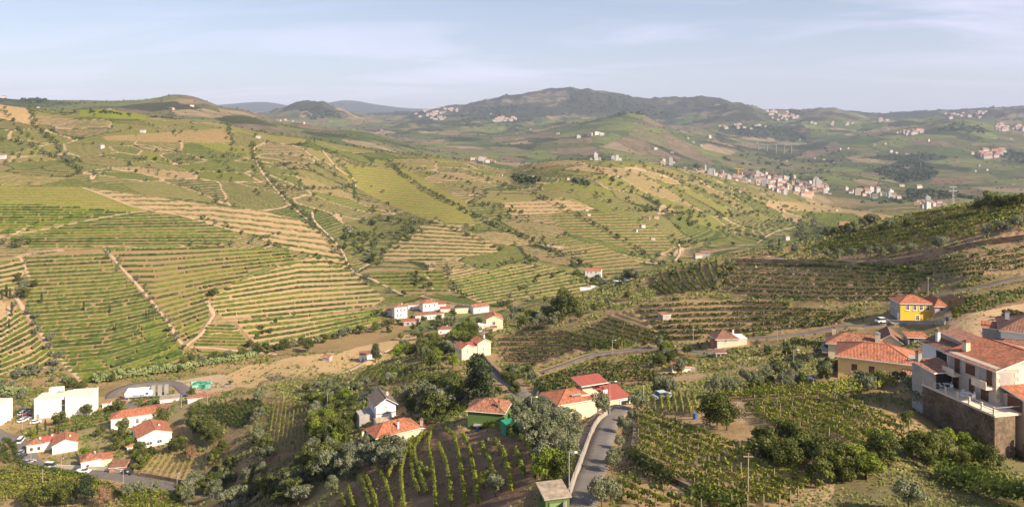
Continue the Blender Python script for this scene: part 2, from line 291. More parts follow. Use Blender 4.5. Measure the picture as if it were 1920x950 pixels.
parcel('v', '290,852 340,846 442,850 440,892 360,902 255,893', '300,835 235,912', '445,835 440,912', 15, 'dry', 'yg', .4, 0, 1.7, 'staked rows above the valley road')
parcel('v', '692,690 715,682 790,688 772,722 700,720 655,724', '694,678 640,728', '792,678 776,728', 11, 'brown', 'green', .5, 0, 1.6, 'curved rows on the round knoll')
parcel('h', '100,795 150,778 235,758 242,772 190,795 140,815 100,812', '95,765 245,748', '95,830 245,790', 9, 'tan', 'green', .7, 0, 1.6, 'vine plot beside the white hall')
parcel('h', '240,752 330,735 330,745 265,768', '235,740 330,730', '235,772 330,752', 5, 'tan', 'green', .6, 0, 1.4, 'vine plot beside the gas tanks')
ROWS_EXPL = [('curved rows above the garage', 'green', 1.5, [
 '762,838 745,862 733,885 728,900', '802,815 772,838 756,870 752,905 757,955', '790,822 776,850 790,905 800,930', '811,806 803,840 812,890 817,955', '789,818 782,835',
 '832,808 850,822 858,850 866,900 873,955', '868,820 880,850 890,900 896,955', '900,835 915,868 930,905 938,925', '926,828 945,860 955,900 958,925', '778,818 768,840 775,865 803,893',
 '673,895 685,925 692,955', '683,893 697,925 706,955', '707,880 722,910 735,955', '640,935 646,955', '652,918 662,955', '905,800 950,815 985,835 1001,870 1003,905', '918,797 975,812 1012,840', '822,838 834,870 843,910 845,955', '770,870 776,905 786,930','965,845 975,875 984,898'])]
BR = [(.0, 'tan')]
def gpoly(s):
    p = pl(s); return [q[0] for q in p], [q[1] for q in p]
A = np.empty((NR, NC, 3)); B = np.empty((NR, NC, 3)); PHS = np.zeros((NR, NC)); DUT = np.zeros((NR, NC)); STR = np.zeros((NR, NC)); FAR = sst(1250, 1900, Y)
A[:] = SO['tan']; B[:] = SO['green']
# unspecified ground: contour terraces on the slopes, rough dry grass near by
zc = Z+fbm(X/60, Y/60, 2, 31)*.8
up = sst(430, 520, Y)*(1-FAR)
PHS[:] = zc/1.7; DUT[:] = .45+.35*fbm(X/110, Y/110, 2, 33); STR[:] = up
nr = 1-sst(380, 470, Y)
A[:] = np.where(nr[..., None] > .5, np.array(SO['dry'])*.85, A)
g1 = sst(-.15, .35, fbm(X/14, Y/14, 4, 41))[..., None]
A = np.where(nr[..., None] > 0, A*(1-g1*.5*nr[..., None])+np.array((.12, .12, .04))*g1*.5*nr[..., None], A)
PXG = np.repeat(PX[None, :], NR, 0); DZ = np.zeros((NR, NC))
wobx = fbm(X/9, Y/9, 3, 71)*900/Y**.8; woby = fbm(X/9, Y/9, 3, 72)*500/Y**.8; PARM = np.zeros((NR, NC), bool); ROADM = np.zeros((NR, NC), bool)
def fill(poly, a=None, b=None, duty=None, strength=None, dmin=0, dmax=1e9, wob=0):
    p = pl(poly) if isinstance(poly, str) else poly
    m = VIS & (Y > dmin) & (Y < dmax); m &= inpoly(PXG+wobx*wob, YI+woby*wob, p)
    if a is not None: A[m] = SO[a] if isinstance(a, str) else a
    if b is not None: B[m] = SO[b] if isinstance(b, str) else b
    if duty is not None: DUT[m] = duty
    if strength is not None: STR[m] = strength
    return m
# small holdings of the middle distance: every parcel has its own soil, vines and row spacing
reg = (Y > 540) & (Y < 1900); rx, ry = X[reg]+fbm(X[reg]/70, Y[reg]/70, 2, 51)*16, Y[reg]+fbm(X[reg]/70, Y[reg]/70, 2, 52)*16
sx_ = np.concatenate([rng.uniform(-900, 1300, 950)]); sy_ = rng.uniform(520, 1950, 950)
d1 = np.full(len(rx), 1e9); d2 = np.full(len(rx), 1e9); ci = np.zeros(len(rx), int)
for i in range(950):
    dd_ = ((rx-sx_[i])*.8)**2+((ry-sy_[i])*1.15)**2; u = dd_ < d1; d2 = np.where(u, d1, np.minimum(d2, dd_)); d1 = np.where(u, dd_, d1); ci[u] = i
edge_ = np.sqrt(d2)-np.sqrt(d1)
cs_ = np.array([(.26, .19, .10), (.20, .175, .07), (.34, .23, .135), (.17, .165, .055), (.23, .18, .085), (.30, .21, .12)])[rng.integers(0, 6, 950)]
cg_ = np.array([(.085, .11, .026), (.12, .135, .032), (.16, .17, .036), (.06, .085, .022), (.10, .12, .03)])[rng.integers(0, 5, 950)]
cd_ = rng.choice([.4, .55, .65, .75, .85], 950); csp = rng.uniform(.75, 2.1, 950); ct_ = rng.normal(0, .03, 950)
A[reg] = cs_[ci]; B[reg] = cg_[ci]; DUT[reg] = cd_[ci]; PHS[reg] = (zc[reg]+ct_[ci]*X[reg]*.6)/csp[ci]
EDG = np.zeros((NR, NC)); EDG[reg] = 1-sst(0, 7, edge_)
lane = np.zeros((NR, NC), bool); lane[reg] = (ci % 3 == 0) & (edge_ < 3.2); A[lane] = (.40, .29, .19); DUT[lane] = 0
hed = np.zeros((NR, NC), bool); hed[reg] = (ci % 3 == 1) & (edge_ < 3.5); A[hed] = (.05, .06, .02); B[hed] = (.04, .05, .018)
EDGEV = np.nonzero((EDG > .6) & VIS & (Y > 620) & (Y < 1500))
# soil and cover patches that are not vineyards
for q in [('0,196 45,200 66,226 72,236 0,222', 'dry', 'og', .3, .6), ('190,256 420,241 436,266 400,268 300,266 200,263', 'tan', 'green', .2, .8), ('150,206 200,206 275,214 272,224 150,218', 'yg', 'yg', .9, .5),
          ('1440,375 1500,380 1700,408 1690,418 1560,405 1440,388', 'dry', 'og', .5, .4),
          ('640,420 700,405 770,400 812,420 735,470 712,500 680,490 640,470 610,430', 'og', 'dg', .75, .6), ('880,300 980,302 980,312 880,306', 'brown', 'brown', .2, .2), ('1490,395 1600,400 1660,428 1560,425', 'green', 'yg', .6, .8)]: fill(q[0], q[1], q[2], q[3], q[4], 420)
for q in [('395,715 470,684 560,668 640,658 720,640 782,622 805,634 760,652 700,690 640,702 560,716 470,728', (.50, .345, .17)), ('0,700 110,690 150,716 90,738 0,752', 'tan'), ('330,715 420,700 440,725 380,742 335,738', (.45, .33, .21)),
          ('740,590 860,580 960,590 900,620 780,620', (.20, .20, .08)), ('1430,655 1560,655 1560,720 1420,740 1330,720', (.36, .235, .14)), ('1200,690 1330,700 1420,740 1300,745 1230,735', (.40, .28, .16)),
          ('1770,590 1930,562 1930,640 1780,640', (.55, .38, .22)), ('1370,480 1930,430 1930,460 1700,498 1440,486', (.42, .27, .165)), ('1190,745 1330,735 1700,810 1710,850 1560,955 1185,955', (.50, .345, .20)),
          ('1560,850 1720,820 1930,830 1930,955 1560,955', (.20, .17, .08)), ('620,955 690,880 800,805 1000,800 1010,955', (.245, .15, .09)), ('500,700 800,725 760,790 560,740', (.34, .23, .13)),
          ('1030,830 1085,760 1180,755 1180,775 1100,850 1040,900', (.50, .33, .20)), ('490,745 600,745 600,870 480,880', (.22, .14, .08)), ('100,745 400,740 440,750 300,800 130,880', (.30, .25, .12)),
          ('590,900 600,700 700,720 660,900', (.10, .10, .045)), ('860,700 1000,690 1000,780 880,790', (.36, .25, .14))]: fill(q[0], q[1], dmax=700, wob=1)
DUT[:] = np.where(FAR > .5, .45, DUT)
for q, dd in [('1060,168 1180,180 1290,195 1400,205 1440,228 1300,228 1180,222 1100,215 1040,205', .72), ('900,200 1000,178 1060,170 1070,185 960,195', -.6), ('840,222 900,210 1040,200 1060,215 960,222 860,245 830,245', .75), ('545,203 600,200 650,220 560,226 540,215', .6), ('1350,235 1500,228 1540,270 1480,300 1400,290 1340,262', .85), ('1140,220 1180,214 1260,240 1320,290 1250,270 1180,235', .6), ('1640,318 1690,300 1745,308 1762,325 1740,338 1690,344', 1.2), ('1600,296 1720,284 1800,296 1720,304', 1.0), ('1700,354 1840,358 1840,378 1700,374', 1.1), ('1850,272 1930,288 1930,308 1880,304', 1.0), ('0,184 110,188 160,192 60,200 0,198', .9), ('1000,240 1200,232 1300,262 1240,300 1000,296', .1), ('400,195 800,195 860,212 600,222', .6), ('1500,208 1930,206 1930,214 1500,216', .6), ('700,225 860,215 1000,225 900,262 760,262', .62)]: fill(q, duty=dd, dmin=1300)
def guide_s(kind, ga, gb, px, py):
    ax, ay = gpoly(ga); bx, by = gpoly(gb)
    if kind == 'h': a = np.interp(px, ax, ay); b = np.interp(px, bx, by); return (py-a)/(b-a)
    a = np.interp(py, ay, ax); b = np.interp(py, by, bx); return (px-a)/(b-a)
for (kind, poly, ga, gb, n, soil, gcol, duty, amp, rh, grp) in PAR:
    m = fill(poly, soil, gcol); PARM |= m; s = guide_s(kind, ga, gb, PXG[m], YI[m])*n
    PHS[m] = s; d = Y[m]
    DUT[m] = duty; STR[m] = sst(560, 640, d)*1.0
    if amp:
        fr = s-np.floor(s); DZ[m] += amp*np.where(fr < .3, fr/.3, (1-fr)/.7)-amp*.5
        if amp >= .5: A[m] = np.where(((fr < .32) & (d < 400))[:, None], np.array(SO['brown']) if soil == 'brown' else np.array((.38, .265, .15)) if soil != 'dry' else np.array(SO['dry'])*.78, A[m])     # lip of the bench just above its bank
for mm in range(1):                                # soften parcel borders of the terrace relief
    DZ[1:-1] = (DZ[:-2]+2*DZ[1:-1]+DZ[2:])/4
stp = up*(1-sst(1200, 1400, Y))*(DZ == 0); fr = PHS-np.floor(PHS); DZ += stp*(np.where(fr < .3, fr/.3, (1-fr)/.7)-.5)*.9
Z += DZ
# ------------------------------------------------------------------ roads, tracks and building plots cut into the slope
def smooth_poly(pts, step):
    P = [np.array(p) for p in pts]; out = []
    for i in range(len(P)-1):
        p0 = P[max(i-1, 0)]; p1 = P[i]; p2 = P[i+1]; p3 = P[min(i+2, len(P)-1)]
        k = max(1, int(np.linalg.norm(p2[:2]-p1[:2])/step))
        for j in range(k):
            t = j/k; out.append(.5*((2*p1)+(-p0+p2)*t+(2*p0-5*p1+4*p2-p3)*t*t+(-p0+3*p1-3*p2+p3)*t**3))
    out.append(P[-1]); return np.array(out)
def runz(C, n):
    k = np.ones(n)/n; z = np.pad(C[:, 2], (n//2, n-1-n//2), 'edge'); C[:, 2] = np.convolve(z, k, 'valid'); return C
def flatten(C, w, soft, dz=0.0):                    # pull the ground to the polyline's own level
    x0, x1 = C[:, 0].min()-w-soft, C[:, 0].max()+w+soft; y0, y1 = C[:, 1].min()-w-soft, C[:, 1].max()+w+soft
    m = (X > x0) & (X < x1) & (Y > y0) & (Y < y1); ii = np.nonzero(m)
    if not len(ii[0]): return
    qx, qy = X[ii], Y[ii]; best = np.full(len(qx), 1e9); bz = np.zeros(len(qx))
    for i in range(len(C)-1):
        a, b = C[i], C[i+1]; ab = b[:2]-a[:2]; l2 = ab@ab+1e-9
        t = np.clip(((qx-a[0])*ab[0]+(qy-a[1])*ab[1])/l2, 0, 1); d = np.hypot(qx-a[0]-t*ab[0], qy-a[1]-t*ab[1])
        u = d < best; best[u] = d[u]; bz[u] = (a[2]+(b[2]-a[2])*t)[u]
    k = 1-sst(w, w+soft, best); ROADM[ii] |= best < w+.6; Z[ii] = Z[ii]*(1-k)+(bz+dz)*k
for px_, py_, yw_, x0_, y0_, x1_, y1_ in [(1688, 603, -5, -3, -3.2, 13, 8), (1571, 708, -26, 0, -2, 15.5, 9), (1553, 672, -22, 0, 0, 14, 9), (1047, 792, 24, 0, -.5, 15.5, 7), (706, 852, 33, 0, 0, 10, 6), (705, 792, 24, 0, 0, 5.4, 8), (1345, 654, 4, -.5, 0, 9, 6),
        (64, 787, 12, -4, -4, 22, 11), (226, 752, 14, -2, -3.5, 22, 8.5), (208, 806, 26, 0, 0, 17, 8), (258, 842, 34, 0, 0, 11.5, 12), (152, 884, 32, 0, 0, 6, 6), (98, 852, 30, 0, 0, 8, 9), (50, 850, 22, 0, 0, 12, 5), (866, 676, 30, 0, 0, 12.8, 7), (912, 621, 8, -3.6, -1, 7.6, 8), (877, 802, -12, 0, -1, 7.6, 6.5), (740, 598, 25, 0, 0, 9, 8), (793, 585, 24, 0, 0, 11, 9), (1243, 601, 22, 0, 0, 3.4, 3.2), (1261, 698, -4, 0, 0, 6, 3)]:
    P_ = hit(px_, py_); a_y = math.radians(yw_); dx_, dy_ = X-P_.x, Y-P_.y; lx = dx_*math.cos(a_y)+dy_*math.sin(a_y); ly = -dx_*math.sin(a_y)+dy_*math.cos(a_y)
    ds_ = np.hypot(np.maximum(np.maximum(x0_-lx, lx-x1_), 0), np.maximum(np.maximum(y0_-ly, ly-y1_), 0)); k_ = (1-sst(.6, 4.0, ds_))*(Y > 60); Z = Z*(1-k_)+(P_.z-.12)*k_; ROADM |= ds_ < 1.2
ROADS = [('valley_road', 'asphalt', 6.0, '-40,790 0,816 30,826 50,850 58,866 80,880 130,886 200,888 270,900 330,912 400,925 460,935', 1),
         ('steep_road', 'asphalt', 3.3, '1072,1000 1090,945 1104,900 1119,858 1135,808 1148,786 1165,776 1182,771', 1),
         ('village_road', 'asphalt', 2.5, '1990,508 1920,518 1850,531 1790,545 1745,560 1712,580 1650,604 1590,612 1520,622 1460,630 1400,641 1330,655 1290,656 1220,654 1160,660 1110,668 1060,684 1015,700', 1),
         ('gas_station_loop', 'asphalt', 6.0, '210,745 215,735 250,722 300,718 330,720 350,738 330,748 270,755 230,762', 1),
         ('farm_lane', 'asphalt', 4.0, '935,612 905,622 893,640 900,668 930,700 960,722 985,740', 1),
         ('dirt_track', 'dirt', 2.6, '345,650 372,630 392,604 400,590 392,575 384,555', 0), ('dirt_track', 'dirt', 2.2, '355,648 400,652 470,660 520,664', 0), ('dirt_track', 'dirt', 2.2, '372,628 420,622 450,618', 0),
         ('dirt_track', 'dirt', 2.2, '20,440 80,431 150,416 220,403 285,394', 0), ('dirt_track', 'dirt', 2.6, '156,351 200,368 245,385 290,396', 0), ('dirt_track', 'dirt', 2.6, '290,396 340,404 380,415 450,436', 0),
         ('dirt_track', 'dirt', 2.2, '198,466 215,488 258,535 300,585 330,630 347,655', 0), ('dirt_track', 'dirt', 2.4, '25,548 45,580 70,615 105,665 130,690 150,715 168,735', 0), ('dirt_track', 'dirt', 2.2, '38,482 46,500 55,525', 0),
         ('dirt_track', 'dirt', 2.4, '585,395 590,415 620,445 640,470 653,495 668,512 700,525 760,555', 0), ('dirt_track', 'dirt', 2.2, '605,282 632,315 662,335 667,352', 0), ('dirt_track', 'dirt', 2.4, '476,268 480,300 500,335 540,380 580,415', 0),
         ('dirt_track', 'dirt', 2.6, '1272,455 1274,475 1262,492', 0), ('dirt_track', 'dirt', 2.2, '796,512 806,528 812,545', 0), ('dirt_track', 'dirt', 2.2, '16,570 15,610 0,640', 0),
         ('dirt_track', 'dirt', 4.5, '60,420 20,441', 0), ('dirt_track', 'dirt', 2.6, '180,325 172,338 180,324 262,320', 0), ('dirt_track', 'dirt', 3.0, '1930,436 1850,452 1790,466 1700,482 1600,490 1520,489 1440,484', 0),
         ('dirt_track', 'dirt', 2.2, '590,720 640,700 700,672 740,650', 0), ('dirt_track', 'dirt', 2.2, '1420,455 1450,436 1490,425', 0)]
def road_pts(s): return [np.array(hit(max(-400, x), y)) for x, y in pl(s)]
RC = []
for nm, mt, w, s, cut in ROADS:
    C = smooth_poly(road_pts(s), 3.0 if cut else 6.0)
    if nm == 'steep_road': C = np.array([c for c in C])
    C = runz(C, 9 if cut else 5); RC.append((nm, mt, w, C))
    flatten(C, w/2+.8, 3.5 if cut else 1.5, -.04)
YI = HY-F*Z/Y; VIS = build_vis()
# ------------------------------------------------------------------ terrain mesh and material
def grid_mesh(name, r0, r1, m):
    v = np.stack([X[r0:r1+1], Y[r0:r1+1], Z[r0:r1+1]], -1).reshape(-1, 3); n = r1-r0
    r, c = np.meshgrid(np.arange(n), np.arange(NC-1), indexing='ij'); b = (r*NC+c).ravel()
    me = mesh(name, v, np.stack([b, b+1, b+NC+1, b+NC], -1), m, smooth=True)
    for nm, arr in (('soil', A), ('vine', B)):
        at = me.attributes.new(nm, 'FLOAT_COLOR', 'POINT'); q = np.ones((v.shape[0], 4), np.float32); q[:, :3] = arr[r0:r1+1].reshape(-1, 3); at.data.foreach_set('color', q.ravel())
    at = me.attributes.new('cover', 'FLOAT_COLOR', 'POINT'); q = np.ones((v.shape[0], 4), np.float32)
    q[:, 0] = DUT[r0:r1+1].ravel(); q[:, 1] = STR[r0:r1+1].ravel(); q[:, 2] = FAR[r0:r1+1].ravel(); at.data.foreach_set('color', q.ravel())
    at = me.attributes.new('row', 'FLOAT', 'POINT'); at.data.foreach_set('value', PHS[r0:r1+1].ravel().astype(np.float32))
    return me
m, N, L, p = nodes('cultivated ground'); p.inputs['Roughness'].default_value = .95; p.inputs['Specular IOR Level'].default_value = .1
def attr(n, out):
    a = N.new('ShaderNodeAttribute'); a.attribute_name = n; return a.outputs[out]
pos = N.new('ShaderNodeNewGeometry').outputs['Position']
soil, vine, row = attr('soil', 'Color'), attr('vine', 'Color'), attr('row', 'Fac')
sp = N.new('ShaderNodeSeparateColor'); L.new(attr('cover', 'Color'), sp.inputs[0]); duty, strg, farf = sp.outputs
n1 = noise(N, L, pos, .9, 6, .7); n2 = noise(N, L, pos, .11, 4, .6); n3 = noise(N, L, pos, .016, 3)
sv = mth(N, L, 'ADD', mrange(N, L, n1, .3, .7, .72, 1.22), mrange(N, L, n2, .3, .7, -.14, .14))
base = mixc(N, L, 1.0, soil, sv, 'MULTIPLY')
weed = mrange(N, L, mth(N, L, 'ADD', n1, mth(N, L, 'MULTIPLY', mth(N, L, 'SUBTRACT', n2, .5), .9)), .56, .70, 0, .5)
base = mixc(N, L, weed, base, (.15, .14, .05))
jr = mth(N, L, 'ADD', row, mth(N, L, 'MULTIPLY', mth(N, L, 'SUBTRACT', noise(N, L, pos, .08, 3), .5), .5))
fr = mth(N, L, 'FRACT', jr); tri = mth(N, L, 'MULTIPLY', mth(N, L, 'ABSOLUTE', mth(N, L, 'SUBTRACT', fr, .5)), 2)
gap = mrange(N, L, noise(N, L, pos, .22, 4, .7), .3, .7, -.5, .42)
vm = mrange(N, L, mth(N, L, 'SUBTRACT', mth(N, L, 'ADD', duty, gap), tri), -.22, .22, 0, 1)
# beyond the rows that can be told apart the stripes dissolve into an even mix
vm = mth(N, L, 'MULTIPLY', vm, strg)
vcol = mixc(N, L, 1.0, vine, mrange(N, L, noise(N, L, pos, .5, 4, .7), .3, .7, .55, 1.35), 'MULTIPLY')
near_c = mixc(N, L, vm, base, vcol)
# patchwork of far fields, scrub and woods
mpn = N.new('ShaderNodeMapping'); mpn.inputs['Scale'].default_value = (1, .62, .0); L.new(pos, mpn.inputs[0])
dv = N.new('ShaderNodeVectorMath'); dv.operation = 'MULTIPLY_ADD'
nzc = N.new('ShaderNodeTexNoise'); nzc.inputs['Scale'].default_value = .004; nzc.inputs['Detail'].default_value = 3; L.new(pos, nzc.inputs['Vector'])
L.new(nzc.outputs['Color'], dv.inputs[0]); dv.inputs[1].default_value = (190, 190, 0); L.new(mpn.outputs[0], dv.inputs[2])
vo = N.new('ShaderNodeTexVoronoi'); vo.inputs['Scale'].default_value = 1/150; L.new(dv.outputs[0], vo.inputs['Vector'])
sv2 = N.new('ShaderNodeSeparateColor'); L.new(vo.outputs['Color'], sv2.inputs[0])
rp = N.new('ShaderNodeValToRGB'); L.new(sv2.outputs[0], rp.inputs[0]); rp.color_ramp.interpolation = 'CONSTANT'; e = rp.color_ramp.elements
for i, (q, c) in enumerate([(0, (.09, .10, .04)), (.18, (.14, .13, .06)), (.34, (.075, .10, .03)), (.5, (.16, .12, .075)), (.62, (.13, .15, .045)), (.78, (.05, .055, .026)), (.9, (.24, .185, .11))]):
    if i > 1: e.new(q)
    e[i].position = q; e[i].color = c+(1,)
ve = N.new('ShaderNodeTexVoronoi'); ve.feature = 'DISTANCE_TO_EDGE'; ve.inputs['Scale'].default_value = 1/150; L.new(dv.outputs[0], ve.inputs['Vector'])
edge = mth(N, L, 'MULTIPLY', mrange(N, L, ve.outputs['Distance'], .0, .05, 1, 0), mrange(N, L, n2, .35, .6, 0, 1))
fc = mixc(N, L, mth(N, L, 'MULTIPLY', edge, .75), rp.outputs[0], (.035, .045, .022))
fc = mixc(N, L, 1.0, fc, mrange(N, L, noise(N, L, pos, .02, 5, .65), .3, .7, .65, 1.3), 'MULTIPLY')
w1 = noise(N, L, pos, .0016, 6, .62); sz = N.new('ShaderNodeSeparateXYZ'); L.new(pos, sz.inputs[0])
hi = mth(N, L, 'ADD', mrange(N, L, sz.outputs[2], 60, 420, -.05, .10), mrange(N, L, sz.outputs[1], 1800, 6500, -.08, .02))
wood = mrange(N, L, mth(N, L, 'ADD', mth(N, L, 'ADD', w1, hi), mth(N, L, 'MULTIPLY', mth(N, L, 'SUBTRACT', duty, .45), .32)), .54, .575, 0, 1)
wcol = mixc(N, L, noise(N, L, pos, .03, 4, .7), (.014, .022, .012), (.05, .052, .028))
rock = mixc(N, L, mrange(N, L, noise(N, L, pos, .009, 6, .72), .44, .58, 0, 1), (.05, .05, .034), (.20, .15, .11))
fc = mixc(N, L, mrange(N, L, sz.outputs[2], 80, 330, 0, .85), fc, rock)
fc = mixc(N, L, mth(N, L, 'MULTIPLY', wood, .9), fc, wcol)
allc = mixc(N, L, farf, near_c, fc); L.new(allc, p.inputs['Base Color'])
bp = N.new('ShaderNodeBump'); bp.inputs['Strength'].default_value = .55; bp.inputs['Distance'].default_value = .35
L.new(mth(N, L, 'ADD', noise(N, L, pos, .7, 6, .7), mth(N, L, 'MULTIPLY', noise(N, L, pos, .05, 6, .7), mth(N, L, 'MULTIPLY', farf, 30))), bp.inputs['Height']); L.new(bp.outputs[0], p.inputs['Normal'])
link('ground', grid_mesh('ground', 0, NR-1, m), kind='structure')
# ------------------------------------------------------------------ roads
ASPH = mat('asphalt', (.17, .15, .135), .85, .18, .6, bump=.2, dirt=(.25, .19, .14)); DIRT = mat('track_earth', (.46, .33, .215), .95, .12, .8)
CONC = mat('concrete', (.38, .34, .29), .85, .2, 1.2, bump=.3, dirt=(.18, .14, .10)); STONE = mat('dry_stone', (.20, .15, .105), .95, .5, 2.2, bump=1.0, dirt=(.10, .09, .045))
def ribbon(C, w, off, jitter=0):
    d = np.gradient(C[:, :2], axis=0); d /= np.linalg.norm(d, axis=1)[:, None]+1e-9; n = np.stack([-d[:, 1], d[:, 0]], 1)
    hw = w/2*(1+jitter*rng.uniform(-1, 1, (len(C), 1))); v = []; sect = [(-1.06, -.5), (-1, 0), (-.33, .04), (.33, .04), (1, 0), (1.06, -.5)]
    for u, z in sect: v.append(np.concatenate([C[:, :2]+n*hw*u, (C[:, 2]+off+z)[:, None]], 1))
    k = len(C); f = [(j*k+i, j*k+i+1, (j+1)*k+i+1, (j+1)*k+i) for j in range(5) for i in range(k-1)]
    return np.concatenate(v), np.array(f)[:, ::-1]
for nm, mt, w, C in RC:
    v, f = ribbon(C, w, .03 if mt == 'asphalt' else .12, 0 if mt == 'asphalt' else .25)
    link(nm, mesh(nm, v, f, ASPH if mt == 'asphalt' else DIRT, smooth=True), kind='structure')
# ------------------------------------------------------------------ leaf and hedge geometry
def quads(c, nrm, size, r=rng, asp=1.0):
    n = len(c); nrm = nrm/(np.linalg.norm(nrm, axis=1)[:, None]+1e-9)
    a = np.cross(nrm, r.normal(size=(n, 3))); a /= np.linalg.norm(a, axis=1)[:, None]+1e-9; b = np.cross(nrm, a)
    s = (size*r.uniform(.6, 1.3, n))[:, None]/2
    v = np.stack([c-a*s*asp-b*s*.4, c+a*s*.2-b*s, c+a*s*asp+b*s*.4, c-a*s*.2+b*s], 1).reshape(-1, 3)
    return v, np.arange(4*n).reshape(-1, 4)
def resample(P, step):
    P = np.asarray(P); l = np.concatenate([[0], np.cumsum(np.linalg.norm(np.diff(P[:, :2], axis=0), axis=1))]); n = max(2, int(l[-1]/step)+1)
    s = np.linspace(0, l[-1], n); return np.stack([np.interp(s, l, P[:, i]) for i in range(3)], 1), l[-1]
def row_leaves(P, w, h, ls, dens, gaps=.12):
    Q, ln = resample(P, .5); n = max(8, int(ln*dens)); t = rng.uniform(0, ln, n)
    u = t/max(ln, .1)*(len(Q)-1); i = np.clip(u.astype(int), 0, len(Q)-2); f = (u-i)[:, None]; c = Q[i]*(1-f)+Q[i+1]*f
    d = Q[i+1]-Q[i]; d = d/(np.linalg.norm(d, axis=1)[:, None]+1e-9); s = np.stack([-d[:, 1], d[:, 0], np.zeros(n)], 1)
    vig = fbm(t/1.1+rng.uniform(0, 99), np.zeros(n)+rng.uniform(0, 99), 3, 5); keep = vig > -1+gaps*4*.5-.25+rng.uniform(-.15, .15, n)*0
    keep = vig > (-.62+gaps*2.2)
    hh = h*(.78+.4*vig); lat = rng.normal(0, w*.36, n); zt = rng.uniform(.22, 1, n)**.8
    c = c+s*lat[:, None]; c[:, 2] += zt*hh
    nr_ = s*np.sign(lat)[:, None]*.9+np.array([0, 0, .7])+rng.normal(0, .45, (n, 3))
    return quads(c[keep], nr_[keep], np.full(keep.sum(), ls))
def row_hump(P, w, h, step, gaps=.1):
    Q, ln = resample(P, step); n = len(Q)
    if n < 3: return None
    d = np.gradient(Q[:, :2], axis=0); d /= np.linalg.norm(d, axis=1)[:, None]+1e-9; s = np.stack([-d[:, 1], d[:, 0], np.zeros(n)], 1)
    k = rng.uniform(.7, 1.25, n); up_ = np.array([0, 0, 1.0]); V = []
    for a, b in ((-1, -.1), (-.95, .55), (-.1, 1), (.9, .6), (1, -.1)):
        V.append(Q+s*(a*w/2*k*rng.uniform(.75, 1.25, n))[:, None]+up_*(b*h*k*rng.uniform(.85, 1.15, n))[:, None])
    V = np.stack(V, 1).reshape(-1, 3); keep = np.nonzero(rng.uniform(size=n-1) > gaps)[0]
    f = np.concatenate([np.stack([keep*5+j, keep*5+j+1, (keep+1)*5+j+1, (keep+1)*5+j], 1) for j in range(4)]); return V, f
ORD = 'first second third fourth fifth sixth seventh eighth ninth tenth eleventh twelfth thirteenth fourteenth fifteenth sixteenth seventeenth eighteenth nineteenth'.split()
TENS = {2: 'twent', 3: 'thirt', 4: 'fort', 5: 'fift', 6: 'sixt', 7: 'sevent', 8: 'eight', 9: 'ninet'}
def ordw(n):
    if n < 20: return ORD[n-1]
    if n > 99: return str(n)+'th'
    t, u = divmod(n, 10); return TENS[t]+('ieth' if u == 0 else 'y-'+ORD[u-1])
def rows_of(kind, poly, ga, gb, n):
    P = pl(poly); xs = [q[0] for q in P]; ys = [q[1] for q in P]; ax, ay = gpoly(ga); bx, by = gpoly(gb); out = []
    for k in range(n):
        s = (k+.5)/n
        if kind == 'h':
            x = np.arange(max(min(xs), -15), min(max(xs), 1935), 5.0); a = np.interp(x, ax, ay); y = a+(np.interp(x, bx, by)-a)*s
        else:
            y = np.arange(min(ys), min(max(ys), 956), 3.5); a = np.interp(y, ay, ax); x = a+(np.interp(y, by, bx)-a)*s
        ok = inpoly(x, y, P); run = []
        for i in range(len(x)):
            if ok[i]: run.append((x[i], y[i]))
            if (not ok[i] or i == len(x)-1) and run:
                if len(run) > 3: out.append((k, run))
                run = []
    return out
def to_world(run):
    W_ = np.array([hit(a, b) for a, b in run]); lim = np.linalg.norm(np.diff(W_, axis=0), axis=1)
    med = np.median(lim)*5+2; cut = np.nonzero(lim > med)[0]
    if len(cut): W_ = W_[:cut[0]+1] if cut[0] > len(W_)/2 else W_[cut[-1]+1:]
    return W_
bulk_v, bulk_f, nb = [], [], 0
WIRE = mat('weathered_wood', (.30, .24, .18), .9, .3, 3)
POST = mesh('post', [(x, y, z) for z in (-.2, 1) for x, y in ((-.05, -.05), (.05, -.05), (.05, .05), (-.05, .05))], [(4, 5, 6, 7), (0, 1, 5, 4), (1, 2, 6, 5), (2, 3, 7, 6), (3, 0, 4, 7)], WIRE)
def build_row(W_, h, gcol, lab, grp, w=None, name='vine_row', cat='vine row', leafm=None):
    D = W_[:, 1].mean(); w = w or .75; lm = leafm or (VINEY if gcol == 'yg' else VINE)
    if D < 150 and w < .6: r = row_leaves(W_, .42, h*.95, .28, 38, .13)
    elif D < 150: r = row_leaves(W_, w, h, .30, 40*max(1, w*.8), .1)
    elif D < 270 and w <= .81 and gcol == 'yg': r = row_leaves(W_, .32, h*.95, .3, 20, .16)
    elif D < 175: r = row_leaves(W_, w, h, .32, 26*max(1, w*.8))
    elif D < 300: r = row_leaves(W_, w*1.1, h*1.05, .55, 14*max(1, w*.8))
    else: r = row_leaves(W_, w*1.2, h*1.1, .8, 10*max(1, w*.8))
    o = W_[len(W_)//2]; e = link(name, None, loc=o, label=lab, cat=cat, group=grp); e.empty_display_size = .1; link('foliage', mesh('foliage', r[0]-o, r[1], lm), e)
    if D < 150:
        Q, ln = resample(W_, 5.0)
        for q in Q[:9]: link('post', POST, e, loc=q-o, sc=(1, 1, h*1.05))
    return e
